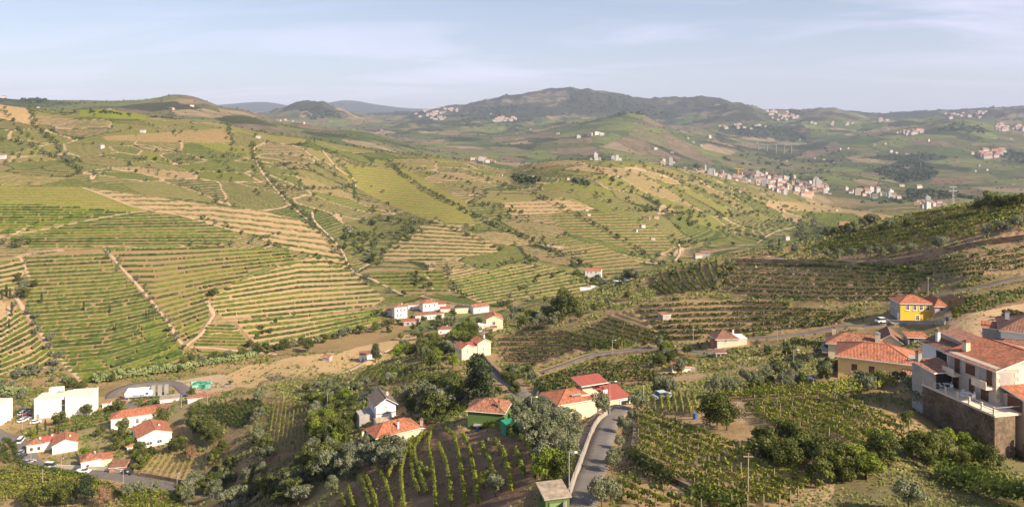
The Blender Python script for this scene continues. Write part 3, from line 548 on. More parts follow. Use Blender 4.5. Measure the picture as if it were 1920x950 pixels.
for (kind, poly, ga, gb, n, soilc, gcol, duty, amp, rh, grp) in PAR:
    rs = [(k, to_world(r)) for k, r in rows_of(kind, poly, ga, gb, n)]; rs = [r for r in rs if len(r[1]) > 2]
    if not rs: continue
    D = np.mean([r[1][:, 1].mean() for r in rs])
    if D > 380:
        for k, W_ in rs:
            W_ = W_[W_[:, 1] < 680]
            if len(W_) < 3: continue
            q = row_hump(W_, 1.25 if rh < 1.45 else 1.6, rh*.95, max(1.3, D/330), .05 if gcol != 'yg' else .08)
            if q: bulk_v.append(q[0]); bulk_f.append(q[1]+nb); nb += len(q[0])
    else:
        seen = {}
        for k, W_ in rs: seen.setdefault(k, []).append(W_)
        cnt = 0; wide = 1.4 if duty > .75 else .55 if D < 150 else .7
        frm = 'top' if kind == 'h' else 'left'
        for k in sorted(seen):
            cnt += 1
            for j, W_ in enumerate(seen[k]):
                side = '' if len(seen[k]) == 1 else (', left stretch' if j == 0 else ', right stretch')
                build_row(W_, rh, gcol, f'{ordw(cnt)} row from the {frm} in the {grp}{side}', 'vine rows of the '+grp, wide)
link('vine_rows', mesh('vine_rows', np.concatenate(bulk_v), np.concatenate(bulk_f), VINE), kind='stuff', label='hedge-like vine rows following the contours of the far slopes')
for grp, gcol, rh, rr in ROWS_EXPL:
    rr = sorted(rr, key=lambda s: pl(s)[len(pl(s))//2][0])
    for i, s in enumerate(rr):
        q = np.array(pl(s)); t = np.linspace(0, len(q)-1, 24); r2 = np.stack([smc(range(len(q)), q[:, 0], t), smc(range(len(q)), q[:, 1], t)], 1) if len(q) > 2 else np.stack([np.interp(t, [0, 1], q[:, 0]), np.interp(t, [0, 1], q[:, 1])], 1)
        W_ = np.array([hit(a, b) for a, b in r2]); o = W_[12]; v, f = row_leaves(W_, .42, rh, .2, 95, .0)
        e = link('vine_row', None, loc=o, label=f'{ordw(i+1)} from the left of the {grp}', cat='vine row', group='vine rows in the '+grp); link('foliage', mesh('foliage', v-o, f, VINEY), e)
# hedges and walls
def hedge(s, w, h, lab, lm=BROAD, nm='hedge', cat='hedge', ls=.5, dens=30):
    W_ = smooth_poly([np.array(hit(a, b)) for a, b in pl(s)], 2.0); v, f = row_leaves(W_, w, h, ls, dens, .0); o = W_[0].copy()
    link(nm, mesh(nm, v-o, f, lm), loc=o, label=lab, cat=cat)
hedge('8,824 24,836 32,860 45,874 80,880 130,888 175,902 210,918 232,938', 1.3, 1.7, 'clipped hedge between the valley road and the dense vineyard', VINE)
hedge('1188,862 1205,878 1235,895 1262,912', 1.6, 2.2, 'ivy covered bank under the sloping vineyard', BROAD, ls=.3, dens=120)
hedge('1300,930 1330,940 1380,960', 1.8, 1.6, 'green hedge on the bank at the bottom edge', VINE, ls=.3, dens=110)
hedge('1750,895 1790,905 1830,920 1870,935 1930,955', 3.2, 2.6, 'thick vine covered hedge near the bottom right corner', VINE, ls=.32, dens=210)
hedge('1105,645 1130,650 1165,652 1178,650', 2.6, 3.2, 'long clipped hedge above the village road', VINE)
hedge('780,800 800,795 830,790 860,778 875,765', 1.8, 2.0, 'vine covered hedge left of the green house', VINE, ls=.3, dens=60)
hedge('1485,640 1510,645 1550,650', 1.5, 1.6, 'low hedge left of the pale yellow house', VINE)
hedge('175,716 210,712 250,706 290,700 330,695', 5, 5.0, 'tall cane thicket behind the white hall', CANE, nm='cane_thicket', cat='cane thicket', ls=.9, dens=110)
hedge('335,694 370,686 410,680 450,672 480,668', 5, 4.0, 'band of canes along the foot of the slope', CANE, nm='cane_thicket', cat='cane thicket', ls=.9, dens=80)
hedge('0,742 25,738 55,735', 5, 4.5, 'cane thicket behind the white warehouse', CANE, nm='cane_thicket', cat='cane thicket', ls=.9, dens=80)
def wall(s, w, h, lab, m=CONC, nm='boundary_wall', base=1.0, cat='wall'):
    W_ = smooth_poly([np.array(hit(a, b)) for a, b in pl(s)], 2.0); W_ = runz(W_, 3)
    d = np.gradient(W_[:, :2], axis=0); d /= np.linalg.norm(d, axis=1)[:, None]+1e-9; n = np.stack([-d[:, 1], d[:, 0]], 1); V = []
    for a, b in ((-1, -base), (-1, h), (1, h), (1, -base)): V.append(np.concatenate([W_[:, :2]+n*w/2*a, (W_[:, 2]+b+rng.uniform(-.04, .04, len(W_))*(b > 0))[:, None]], 1))
    k = len(W_); f = [(j*k+i, j*k+i+1, ((j+1) % 4)*k+i+1, ((j+1) % 4)*k+i) for j in range(4) for i in range(k-1)]+[(0, k, 2*k, 3*k), (k-1, 4*k-1, 3*k-1, 2*k-1)]
    o = W_[0].copy(); link(nm, mesh(nm, np.concatenate(V)-o, f, m), loc=o, label=lab, cat=cat)
wall('1058,960 1078,900 1094,856 1112,808 1128,785 1138,778', .25, .9, 'concrete parapet on the left side of the steep road')
wall('1186,775 1190,810 1187,845 1200,868 1240,890 1290,915 1330,938', .5, .5, 'dry stone edge around the sloping vineyard', STONE)
wall('1020,702 1060,690 1110,674 1160,667 1220,660', .4, .9, 'low roadside wall along the village road', STONE)
wall('1660,606 1690,607 1730,608 1772,608', .35, 1.0, 'grey concrete yard wall under the yellow house')
wall('900,640 908,672 940,706 975,735', .4, 1.2, 'stone wall along the farm lane', STONE)
wall('105,878 150,880 200,882 240,890', .3, 1.4, 'pale rendered wall between the road and the garden', mat('render_cream', (.72, .64, .50), .9, .1))
wall('262,892 300,898 350,908', .3, 1.2, 'grey wall at the foot of the staked rows', STONE)
wall('1020,715 1010,738 1000,760', .4, .8, 'dry stone wall beside the cream house', STONE)
wall('1380,492 1440,492 1520,497 1600,500 1700,492 1760,478 1830,462 1930,448', .5, 1.7, 'long reddish retaining bank under the olive row', mat('earth_bank', (.33, .23, .14), .95, .5, .5, bump=1.5, dirt=(.14, .12, .06)))
# rough grass, weeds and brambles on the near slopes
ok = VIS & (Y < 430) & (Y > 62) & (PXG > -20) & (PXG < 1940) & ~ROADM; wt = sst(-.35, .45, fbm(X/7, Y/7, 4, 91))*np.where(PARM, .03, 1.0)*ok
for q in ('395,715 470,684 560,668 640,658 720,640 782,622 805,634 760,652 700,690 640,702 560,716 470,728', '1770,590 1930,562 1930,640 1780,640', '1030,830 1085,760 1180,755 1140,775 1090,850 1050,900', '330,715 420,700 440,725 380,742 335,738'): wt = np.where(inpoly(PXG, YI, pl(q)), wt*.12, wt)
wt = np.where(inpoly(PXG, YI, pl('620,960 690,880 800,805 1000,800 1010,960')), wt*.12, wt); wt = wt.ravel(); pick = rng.choice(len(wt), 110000, p=wt/wt.sum())
c = np.stack([X.ravel()[pick], Y.ravel()[pick]], 1)+rng.normal(0, .5, (len(pick), 2)); dd = c[:, 1]; zz_ = gz(c[:, 0], dd); sz_ = dd/F*rng.uniform(2.0, 5.5, len(pick)); c3 = np.stack([c[:, 0], dd, zz_+sz_*rng.uniform(.1, .6, len(pick))], 1)
v, f = quads(c3, rng.normal(0, .5, (len(pick), 3))+np.array([0, -.5, .9]), sz_); grs = leafmat('weeds_and_grass', [(.04, .06, .014), (.11, .135, .03), (.21, .215, .06), (.36, .29, .13)], gscale=.12); link('ground_cover', mesh('ground_cover', v, f, grs), kind='stuff')
# ------------------------------------------------------------------ trees
def crown_mesh(kind, seed, n, ls):
    r = np.random.default_rng(seed); mt = dict(olive=OLIVE, broad=BROAD, citrus=CITRUS, pine=CONIF, dead=DEADL, shrub=BROAD, cypress=CONIF)[kind]
    if kind == 'cypress':
        z = r.uniform(.05, 1, n)**.9; w = .085*np.sin(np.pi*np.clip(z*.92+.06, 0, 1))**.6*(1+.15*r.normal(size=n)); a = r.uniform(0, 2*np.pi, n)
        nr_ = np.stack([np.cos(a), np.sin(a), np.full(n, .35)], 1); c = np.stack([np.cos(a)*w, np.sin(a)*w, z], 1)
        v, f = quads(c, nr_+r.normal(0, .3, (n, 3)), np.full(n, ls*.7), r)
    else:
        nb_ = dict(olive=9, broad=11, citrus=8, pine=12, dead=9, shrub=6)[kind]; wd = dict(olive=.40, broad=.36, citrus=.36, pine=.22, dead=.3, shrub=.5)[kind]
        z0, z1 = dict(olive=(.38, .82), broad=(.30, .82), citrus=(.3, .8), pine=(.25, .92), dead=(.3, .85), shrub=(.2, .72))[kind]
        cs = []
        for i in range(nb_):
            z = z0+(z1-z0)*(i+.5)/nb_; q = (z-z0)/(z1-z0); rad = wd*(math.sin(math.pi*(.22+.62*q)) if kind != 'pine' else 1.1-q)*r.uniform(.35, 1.0); a = i*2.4+r.uniform(-.6, .6)
            cs.append((math.cos(a)*rad, math.sin(a)*rad, z+r.uniform(-.05, .05), r.uniform(.15, .25)*(.8 if kind == 'pine' else 1)))
        cs = np.array(cs); k = r.integers(0, nb_, n); d = r.normal(size=(n, 3)); d[:, 2] = d[:, 2]*.9+.25; d /= np.linalg.norm(d, axis=1)[:, None]
        rr = cs[k, 3]*(r.uniform(.55, 1.08, n)**.6)*(1+.25*vnoise(d[:, 0]*3+k*5, d[:, 1]*3+d[:, 2]*2, seed)); c = cs[k, :3]+d*rr[:, None]*np.array([1, 1, .82]); c[:, 2] = np.maximum(c[:, 2], .06)
        v, f = quads(c, d+r.normal(0, .42, (n, 3)), np.full(n, ls), r, 1.15 if kind == 'olive' else .95)
    return mesh('crown', v, f, mt), cs[:, :3] if kind != 'cypress' else np.array([[0, 0, .7]])
def trunk_mesh(cs, r0, seed):
    r = random.Random(seed); V = []; Fc = []
    def tube(a, b, ra, rb, bend=.03):
        a, b = Vector(a), Vector(b); ax = (b-a).normalized(); u = ax.orthogonal().normalized(); w = ax.cross(u); base = len(V)
        for j in range(4):
            t = j/3; c = a.lerp(b, t)+(u*math.sin(t*3.1)*bend); ra_ = ra+(rb-ra)*t
            for i in range(6): q = i*math.pi/3; V.append(c+(u*math.cos(q)+w*math.sin(q))*ra_)
        for j in range(3):
            for i in range(6): Fc.append((base+j*6+i, base+j*6+(i+1) % 6, base+j*6+6+(i+1) % 6, base+j*6+6+i))
    f = Vector((r.uniform(-.03, .03), r.uniform(-.03, .03), .26)); tube((0, 0, -.08), f, r0, r0*.65)
    for c in cs[::2]: tube(f, Vector(c), r0*.5, r0*.12, .04)
    return mesh('trunk', V, Fc, BARK, smooth=True)
PROTO = {}
HI = dict(olive=(2600, .048), broad=(2800, .05), citrus=(2400, .05), pine=(3000, .04), dead=(1700, .04), shrub=(1700, .075), cypress=(900, .05))
LO = dict(olive=(190, .15), broad=(190, .16), citrus=(170, .16), pine=(220, .12), dead=(120, .12), shrub=(120, .22), cypress=(110, .10))
for kd_ in HI:
    for v_ in range(3):
        n_, l_ = HI[kd_]; c_, cs_ = crown_mesh(kd_, 10*v_+3, n_, l_); t_ = trunk_mesh(cs_, .03 if kd_ not in ('cypress', 'shrub') else .015, v_)
        n2_, l2_ = LO[kd_]; PROTO[kd_, v_] = (c_, t_, crown_mesh(kd_, 10*v_+5, n2_, l2_)[0])
TREES = []
def tree(kind, px, py, h, jit=0, w=1.0):
    P = hit(px, py); TREES.append([kind, P, h, px, py, w])
def line(s, step, kinds, h0, h1, jit=.25, skip=.12):
    W_ = [np.array(hit(a, b)) for a, b in pl(s)]; Q, ln = resample(np.array(W_), step)
    for q in Q:
        if rng.uniform() < skip: continue
        x, y = q[:2]+rng.normal(0, step*jit, 2); z = float(gz(x, y)); px = CX+x/y*F; py = HY-z/y*F
        if -40 < px < 1960: TREES.append([kinds[rng.integers(len(kinds))], Vector((x, y, z)), rng.uniform(h0, h1), px, py, rng.uniform(.85, 1.2)])
def scat(s, n, kinds, h0, h1):
    P = pl(s); xs = [q[0] for q in P]; ys = [q[1] for q in P]; k = 0; g = 0
    while k < n and g < n*30:
        g += 1; x = rng.uniform(min(xs), max(xs)); y = rng.uniform(min(ys), max(ys))
        if inpoly(np.array([x]), np.array([y]), P)[0]:
            k += 1; TREES.append([kinds[rng.integers(len(kinds))], hit(x, y), rng.uniform(h0, h1), x, y, rng.uniform(.85, 1.25)])
O, Bd, Ci, Sh, Pi, Cy = 'olive', 'broad', 'citrus', 'shrub', 'pine', 'cypress'
MIX = [O, O, Bd, Sh]
for s, st, ks, a, b in [('198,470 262,545 310,600 345,655 365,690', 9, [O], 3, 4.5), ('28,555 60,605 88,645 112,690', 7, [O], 3.5, 5), ('340,690 400,680 470,668 560,650 640,635 720,615', 5, [Bd, Bd, O, Sh], 4.5, 7.5), ('165,728 250,708 330,695', 9, [Bd, Sh], 4, 6),
        ('415,230 432,262 440,285', 8, [O, Bd], 4, 6), ('470,268 482,302 520,352 560,398 600,436 640,468', 7, [O, Bd], 4, 6), ('608,280 640,310 668,345', 7, [O], 4, 5.5), ('400,230 500,251 600,266 680,279 760,290 830,299 900,308', 9, [O, O, Bd], 4, 6.5),
        ('735,312 770,338 820,368 870,395 940,430 1010,460 1060,482 1120,512 1190,528', 5, MIX, 4, 6.5), ('850,320 890,330 940,345 1000,365 1060,395 1130,430 1200,470 1240,498', 7, MIX, 4, 6.5), ('1100,312 1160,345 1230,380 1300,402 1400,440 1450,458', 8, MIX, 4.5, 7),
        ('1200,312 1290,350 1380,385 1500,425 1570,440', 9, MIX, 5, 7.5), ('1290,332 1400,365 1520,400 1640,420', 10, MIX, 5, 7.5), ('1240,325 1330,352 1430,385', 11, [O, Sh], 5, 7), ('370,462 420,460 470,457 520,440', 8, [O], 4, 5.5), ('60,262 20,225 0,205', 8, [O, Bd], 4, 6), ('40,200 62,235 95,262 120,290 150,322', 7, MIX, 4, 7),
        ('0,262 60,275 110,300 150,318', 7, MIX, 4.5, 6.5), ('372,408 450,436 540,468 600,487 660,506', 6, [Bd, Sh, O], 2.5, 4.5), ('560,390 600,440 650,500 690,530 760,556', 9, [O, Bd], 3.5, 6), ('780,420 850,430 905,455 935,470', 8, [O, Sh], 3, 4.5), ('850,505 920,500 1000,491 1100,478', 7, [O], 3.5, 5),
        ('835,500 850,535 870,560', 6, [O, Sh], 3, 5), ('250,300 330,302 400,296 470,292', 8, MIX, 4, 6.5), ('270,312 330,335 400,372', 9, [O], 3.5, 5), ('0,292 60,290 130,296', 9, [O], 4, 5.5), ('180,322 262,318 300,330', 14, [O], 4, 5), ('500,350 560,358 640,355 670,345', 6, [Bd, O], 4, 6.5),
        ('580,310 700,312 800,318', 12, [O], 4, 6), ('720,300 800,325 880,345', 8, MIX, 4, 6), ('1000,340 1060,345 1100,352', 9, [O, Bd], 4, 7), ('1290,400 1360,405 1420,400', 10, [O, Bd], 5, 7), ('1180,395 1240,400 1290,405', 9, MIX, 5, 7), ('1500,438 1600,452 1640,440', 10, [Sh, O], 5, 6),
        ('1200,540 1260,520 1340,500', 9, [O, Sh], 2.5, 4), ('1080,600 1120,582 1180,560', 8, [O, Bd], 3, 5), ('560,592 640,588 715,578', 12, [Sh], 1.5, 2.5), ('1365,492 1358,520 1345,545', 6, [O, Sh], 2.5, 4)]:
    line(s, st, ks, a, b)
for s, n, ks, a, b in [('300,772 345,778 405,800 422,860 400,885 330,850 292,805', 22, [Bd, Bd, Sh], 4, 7), ('222,815 300,858 262,882 215,855', 12, [Bd, Ci, Sh], 3, 5.5), ('340,955 350,915 420,885 480,865 590,850 640,820 648,850 618,900 596,955', 52, [O, O, O, Bd, Sh], 3.5, 6.2),
        ('586,762 660,752 680,792 655,832 600,845 582,800', 28, [Bd, Bd, Ci], 4, 6.5), ('582,745 594,745 598,850 584,850', 7, [O], 3.5, 4.5), ('480,745 512,755 500,850 470,870', 12, [O, Sh], 3, 5), ('742,742 800,737 880,722 880,765 800,790 748,785', 26, [Bd, Bd, O], 4, 7),
        ('752,650 800,632 870,622 920,650 905,672 850,665 835,700 780,690 745,672', 30, [Bd, Bd, Ci, O], 5, 7.5), ('780,602 900,602 900,618 780,618', 12, [O, Bd], 4, 6), ('702,585 760,600 860,590 860,612 800,640 720,640', 28, [Bd, Sh, O], 3, 5.5), ('930,570 1050,550 1090,590 1040,620 960,612', 34, [O, Bd, O, Sh], 3.5, 6),
        ('1410,832 1480,822 1560,858 1650,900 1640,928 1560,918 1480,888 1405,855', 27, [Bd, Sh, Sh], 2.2, 3.5), ('1330,715 1430,700 1560,690 1560,722 1420,742 1330,740', 14, [O, Sh, O], 2, 3.4), ('1430,655 1560,655 1560,700 1430,700', 16, [O, Sh], 1.6, 3), ('1570,870 1720,835 1900,840 1900,900 1740,890 1600,930', 22, [Sh, Bd, Ci], 2, 3.6),
        ('640,430 700,406 770,402 812,420 740,474 714,500 680,490 642,466', 105, [O, Bd, Bd], 4, 7), ('765,516 798,514 812,540 780,546', 12, [Bd], 4, 6), ('870,342 960,372 1005,425 930,412 880,385', 45, [O, O, Sh], 3.5, 5.5), ('480,600 520,598 532,618 478,642', 9, [Sh, Bd], 2.5, 4), ('0,692 110,690 150,716 80,745 0,750', 22, [O], 3, 4.5),
        ('30,528 75,530 72,560 35,560', 6, [Bd, O], 5, 8), ('0,450 60,450 60,468 0,468', 8, [Bd, O], 4, 6), ('1220,650 1290,655 1300,700 1240,705', 12, [Bd, Ci, O], 2.8, 4.2), ('560,730 740,715 760,740 600,760', 26, [O, Sh, O], 2.2, 4), ('400,720 560,690 640,700 560,735 420,740', 12, [Sh, O], 1.5, 3),
        ('900,690 1000,690 1000,740 920,745', 18, [O, Sh, Bd], 2, 4), ('970,795 1010,780 1060,800 1040,860 1000,860', 12, [O], 3.4, 4.8), ('1180,655 1290,640 1330,610 1250,600', 7, [Sh], 1.5, 2.5), ('980,290 1250,300 1420,345 1650,415 1400,450 1100,400 960,340', 140, MIX, 4, 7), ('180,230 480,260 620,300 780,400 620,420 300,300', 60, [O, Sh, Bd], 3.5, 6),
        ('1000,500 1150,520 1100,545 950,560', 18, [Bd, O, Sh], 3, 6), ('640,850 700,840 745,860 700,890 650,900', 14, [O, O, Bd], 3.5, 5), ('1880,590 1930,600 1930,612 1880,605', 4, [Sh], 2, 3), ('1560,700 1580,715 1700,700 1720,715 1600,740', 12, [Sh, O], 1.5, 2.6), ('110,720 160,730 150,745 100,742', 6, [Bd], 3, 5)]:
    scat(s, n, ks, a, b)
for k_, x_, y_, h_ in [(O, 985, 795, 5.2), (O, 962, 778, 5), (O, 1022, 835, 4.4), (O, 1010, 862, 4.2), (O, 1030, 880, 3.8), (O, 1068, 868, 3.6), (O, 1076, 835, 3.6), (O, 1070, 808, 3.8), (O, 1130, 782, 4.4), (O, 1196, 772, 3.8), (O, 1188, 790, 2.2), (O, 1170, 812, 2.9), (O, 1161, 842, 2.0), (O, 1156, 872, 2.5), (O, 1148, 886, 2.7), (O, 1131, 950, 3.3), (O, 1146, 940, 2.6),
        (Ci, 1036, 905, 4.2), (Ci, 1020, 900, 3.6), (Bd, 1052, 902, 3.4), (Bd, 1345, 798, 5.2), (Bd, 1362, 806, 4.2), (Bd, 1330, 800, 3.6), (Bd, 1655, 868, 3.6), (Bd, 1712, 862, 3.6), (Bd, 1740, 868, 3.8), (Bd, 1762, 855, 3.4), (Bd, 1850, 885, 3.4), (Bd, 1833, 822, 3.6), (O, 1706, 958, 3), (O, 1722, 765, 5), (O, 1735, 745, 4.5),
        (O, 1236, 742, 4.2), (O, 1256, 742, 3.6), (O, 1345, 745, 4), (O, 1372, 742, 3.6), (O, 1408, 726, 3.4), (O, 1476, 722, 3.2), (O, 1545, 708, 3.4), (Bd, 1225, 720, 3.2), (O, 1665, 655, 2.4), (Bd, 1600, 640, 2.2), (Bd, 1570, 700, 2.4), (Bd, 1858, 396, 8.2), (Bd, 1835, 396, 5.0), (Bd, 1890, 392, 6), (Bd, 1912, 388, 5.5), (Bd, 1875, 394, 4.5), (O, 1880, 438, 5),
        (O, 1850, 445, 4.2), (O, 1908, 430, 5), (O, 1915, 426, 4.6), (Sh, 1700, 424, 4), (Sh, 1653, 435, 4), (Pi, 895, 760, 12), (Pi, 908, 764, 10), (Pi, 704, 680, 10), (Bd, 1058, 590, 12), (Bd, 1075, 592, 9), (Bd, 1042, 594, 8), ('dead', 195, 948, 6.5), (Pi, 160, 945, 8.5), (Bd, 70, 948, 7), (Bd, 100, 945, 7.5), (Bd, 128, 948, 7.5), (Bd, 50, 950, 5),
        (O, 240, 930, 4.5), (O, 262, 925, 4.2), (O, 292, 925, 4.2), (O, 338, 925, 4), (Bd, 112, 798, 6.5), (Bd, 162, 780, 5.8), (Bd, 222, 772, 5.8), (Bd, 360, 745, 4.5), (Bd, 230, 812, 6), (Bd, 188, 818, 4.6), (Bd, 212, 822, 3.5), (Bd, 400, 556, 6), (Bd, 393, 555, 4), (Bd, 578, 660, 8), (Bd, 468, 652, 5), (Ci, 100, 872, 2.8), (Ci, 160, 862, 5),
        (Ci, 62, 818, 3.2), (Ci, 70, 828, 2.8), (Bd, 172, 872, 5.5), (Ci, 790, 625, 6), (Ci, 850, 690, 5), (Ci, 925, 795, 3.6), (Ci, 918, 800, 2.8), (Bd, 960, 815, 2.4), (O, 720, 882, 4.6), (O, 745, 878, 4.2), (O, 700, 868, 4.4), (O, 930, 930, 3), (Bd, 908, 915, 2.4), (O, 622, 925, 3.6), (Bd, 1700, 800, 2.2), (Sh, 1560, 470, 3.2), (Ci, 1792, 600, 2.0), (Bd, 1794, 596, 3),
        (Bd, 1150, 300, 9), (Bd, 1305, 318, 26), (Bd, 1262, 306, 20), (Bd, 1312, 322, 24), (Sh, 355, 855, 4), ('dead', 357, 862, 5), (Bd, 960, 490, 5), (Bd, 995, 495, 6)]: tree(k_, x_, y_, h_)
for x_ in (1447, 1462, 1490, 1528, 1551, 1572, 1598, 1625, 1648, 1676, 1708, 1760): tree(O, x_, float(np.interp(x_, [1447, 1550, 1676, 1760], [474, 484, 482, 470])), rng.uniform(4.2, 5.6))
for x_, y_, h_ in [(4, 562, 7), (12, 556, 8), (19, 560, 7), (22, 586, 7), (78, 570, 7.5), (157, 583, 6.5), (206, 587, 6), (279, 594, 5), (217, 621, 5), (17, 616, 6), (70, 815, 4.6), (85, 808, 5), (93, 822, 4.6), (110, 813, 4.6), (118, 824, 4.4), (136, 824, 4.2), (143, 812, 4), (1461, 466, 5.5), (1165, 523, 6), (540, 480, 5), (1441, 467, 4)]: tree(Cy, x_, y_, h_)
er, ec = EDGEV; sel = rng.choice(len(er), 620, replace=False)
for i in sel:
    r_i, c_i = er[i], ec[i]
    if 0 < PX[c_i] < 1920 and not PARM[r_i, c_i]: TREES.append([MIX[int(rng.integers(4))], Vector((X[r_i, c_i], Y[r_i, c_i], Z[r_i, c_i])), rng.uniform(3, 5.5), PX[c_i], YI[r_i, c_i], 1.0])
LM = [(1718, 580, 'the yellow house'), (1850, 700, 'the stone house'), (1610, 660, 'the pale yellow houses'), (1370, 640, 'the beige house by the road'), (1100, 760, 'the cream house with the red roof'), (1035, 925, 'the green garage'), (915, 770, 'the green house'), (725, 810, 'the tiled house by the curved rows'),
      (707, 765, 'the white gabled house'), (880, 655, 'the cream farmhouse'), (925, 605, 'the house by the lane bend'), (680, 668, 'the white cottage in the dry field'), (790, 590, 'the white village'), (120, 755, 'the white hall'), (265, 740, 'the gas tanks'), (255, 790, 'the long tiled house'),
      (275, 820, 'the orange roofed house'), (100, 840, 'the white terraced houses'), (165, 865, 'the garden house'), (1110, 515, 'the white farm by the greenhouse'), (375, 740, 'the green tarpaulins'), (370, 650, 'the dirt fork'), (30, 560, 'the cypress corner'), (230, 500, 'the top of the olive border track'),
      (660, 495, 'the ravine mouth'), (640, 330, 'the hedged lane'), (430, 260, 'the crest gate'), (95, 265, 'the upper left track'), (820, 370, 'the long tree belt'), (980, 420, 'the pale bare terraces'), (1130, 520, 'the tree belt foot'), (1255, 592, 'the field hut'), (1275, 693, 'the small red roofed hut'),
      (1170, 850, 'the middle of the steep road'), (1350, 770, 'the big bush in the sloping vineyard'), (1560, 880, 'the bushy bank'), (1740, 840, 'the fig trees'), (1560, 480, 'the olive row bank'), (1855, 380, 'the big crest tree'), (1110, 345, 'the rounded hilltop'), (1300, 400, 'the far green slope'), (1500, 420, 'the lower end of the green slope'), (1400, 350, 'the town'),
      (540, 830, 'the wooded knoll'), (400, 840, 'the knoll slope'), (450, 920, 'the woods at the bottom'), (640, 900, 'the stone shed path'), (130, 935, 'the dense corner vineyard'), (560, 370, 'the middle of the upper slope'), (300, 300, 'the upper olive avenue'), (780, 530, 'the dark thicket'), (460, 455, 'the olive avenue'), (560, 700, 'the dry field'), (740, 700, 'the round knoll')]
NICE = dict(olive=('olive_tree', 'grey-green olive tree', 'olive tree'), broad=('broadleaf_tree', 'dark green leafy tree', 'tree'), citrus=('fruit_tree', 'bright yellow-green tree', 'tree'), shrub=('shrub', 'low rounded shrub', 'shrub'), pine=('pine_tree', 'tall dark conifer', 'conifer'), cypress=('cypress', 'slim dark cypress', 'cypress'), dead=('dead_tree', 'rust-brown dead tree', 'tree'))
bykind = {}
for t in TREES: bykind.setdefault(t[0], []).append(t)
for kd_, lst in bykind.items():
    lst.sort(key=lambda t: -t[2]/t[1].y); ind, rest = lst[:285], lst[285:]; cells = {}
    nm_, ph_, ct_ = NICE[kd_]
    for t in ind:
        i = int(np.argmin([(t[3]-a)**2+((t[4]-b)*1.3)**2 for a, b, _ in LM])); a, b, q = LM[i]; dx, dy = t[3]-a, (t[4]-b)*1.3
        rel = ('left of' if dx < 0 else 'right of') if abs(dx) > abs(dy) else ('beyond' if dy < 0 else 'in front of'); cells.setdefault((i, rel), []).append((dx*dx+dy*dy, t))
    for (i, rel), ts in cells.items():
        ts.sort(key=lambda q: q[0])
        for k, (_, t) in enumerate(ts):
            near_ = '' if len(ts) == 1 else (', nearest' if k == 0 else f', {ordw(k+1)} nearest'); lab = f'{ph_}{near_} {rel} {LM[i][2]}'
            v_ = int(rng.integers(3)); c_, t_, lo_ = PROTO[kd_, v_]; P, h = t[1], t[2]; pxh = h/P.y*F; rz = rng.uniform(0, 6.28); sc = (h*t[5], h*t[5]*rng.uniform(.9, 1.1), h)
            if pxh > 15 or P.y < 330:
                e_o = link(nm_, None, loc=P, label=lab, cat=ct_, group=ct_+'s on the hillsides' if kd_ != 'shrub' else 'shrubs on the hillsides', rz=rz, sc=sc)
                e_o.empty_display_size = .1; link('trunk', t_, e_o); link('crown', c_ if pxh > 22 else lo_ if pxh < 10 else c_, e_o)
            else: link(nm_, lo_, loc=P, label=lab, cat=ct_, group=ct_+'s on the hillsides' if kd_ != 'shrub' else 'shrubs on the hillsides', rz=rz, sc=sc)
    if rest:
        vv, ff, nb = [], [], 0
        for t in rest:
            lo_ = PROTO[kd_, int(rng.integers(3))][2]; q = np.empty(len(lo_.vertices)*3, np.float32); lo_.vertices.foreach_get('co', q); q = q.reshape(-1, 4, 3)
            if t[1].y > 450: q = q[::2]
            q = q.reshape(-1, 3); a = rng.uniform(0, 6.28); q = q@np.array([[math.cos(a), math.sin(a), 0], [-math.sin(a), math.cos(a), 0], [0, 0, 1]])*np.array([t[2]*t[5]*1.1, t[2]*t[5]*1.1, t[2]])+np.array(t[1])
            vv.append(q); ff.append(np.arange(len(q)).reshape(-1, 4)+nb); nb += len(q)
        link(nm_+'s', mesh(nm_+'s', np.concatenate(vv), np.concatenate(ff), lo_.materials[0]), kind='stuff', label=f'many small {ct_}s dotted over the far slopes')
print('trees', {k: len(v) for k, v in bykind.items()})
# ------------------------------------------------------------------ building kit
def tilemat(key, col, pu=.24, pv=.38, var=.35, moss=.25):
    m, N, L, p = nodes(key.replace('_', ' ')); p.inputs['Roughness'].default_value = .85; uv = N.new('ShaderNodeUVMap').outputs[0]; g = N.new('ShaderNodeNewGeometry').outputs['Position']
    s = N.new('ShaderNodeSeparateXYZ'); L.new(uv, s.inputs[0]); U = mth(N, L, 'DIVIDE', s.outputs[0], pu); V_ = mth(N, L, 'DIVIDE', s.outputs[1], pv)
    fu, fv = mth(N, L, 'FRACT', U), mth(N, L, 'FRACT', V_); cb = N.new('ShaderNodeCombineXYZ'); L.new(mth(N, L, 'FLOOR', U), cb.inputs[0]); L.new(mth(N, L, 'FLOOR', V_), cb.inputs[1])
    wn = N.new('ShaderNodeTexWhiteNoise'); L.new(cb.outputs[0], wn.inputs[0])
    c = mixc(N, L, 1.0, tuple(col), mrange(N, L, wn.outputs[0], 0, 1, 1-var, 1+var*.7), 'MULTIPLY')
    c = mixc(N, L, mrange(N, L, noise(N, L, g, .9, 5, .65), .5, .72, 0, moss*2), c, (.10, .065, .045))
    hu = mth(N, L, 'SINE', mth(N, L, 'MULTIPLY', fu, math.pi)); c = mixc(N, L, mrange(N, L, hu, 0, .5, .5, 0), c, (.07, .03, .02)); L.new(c, p.inputs['Base Color'])
    b = N.new('ShaderNodeBump'); b.inputs['Strength'].default_value = 1; b.inputs['Distance'].default_value = .07; L.new(mth(N, L, 'ADD', hu, mth(N, L, 'MULTIPLY', fv, .6)), b.inputs['Height']); L.new(b.outputs[0], p.inputs['Normal'])
    MATS[key] = m; return m
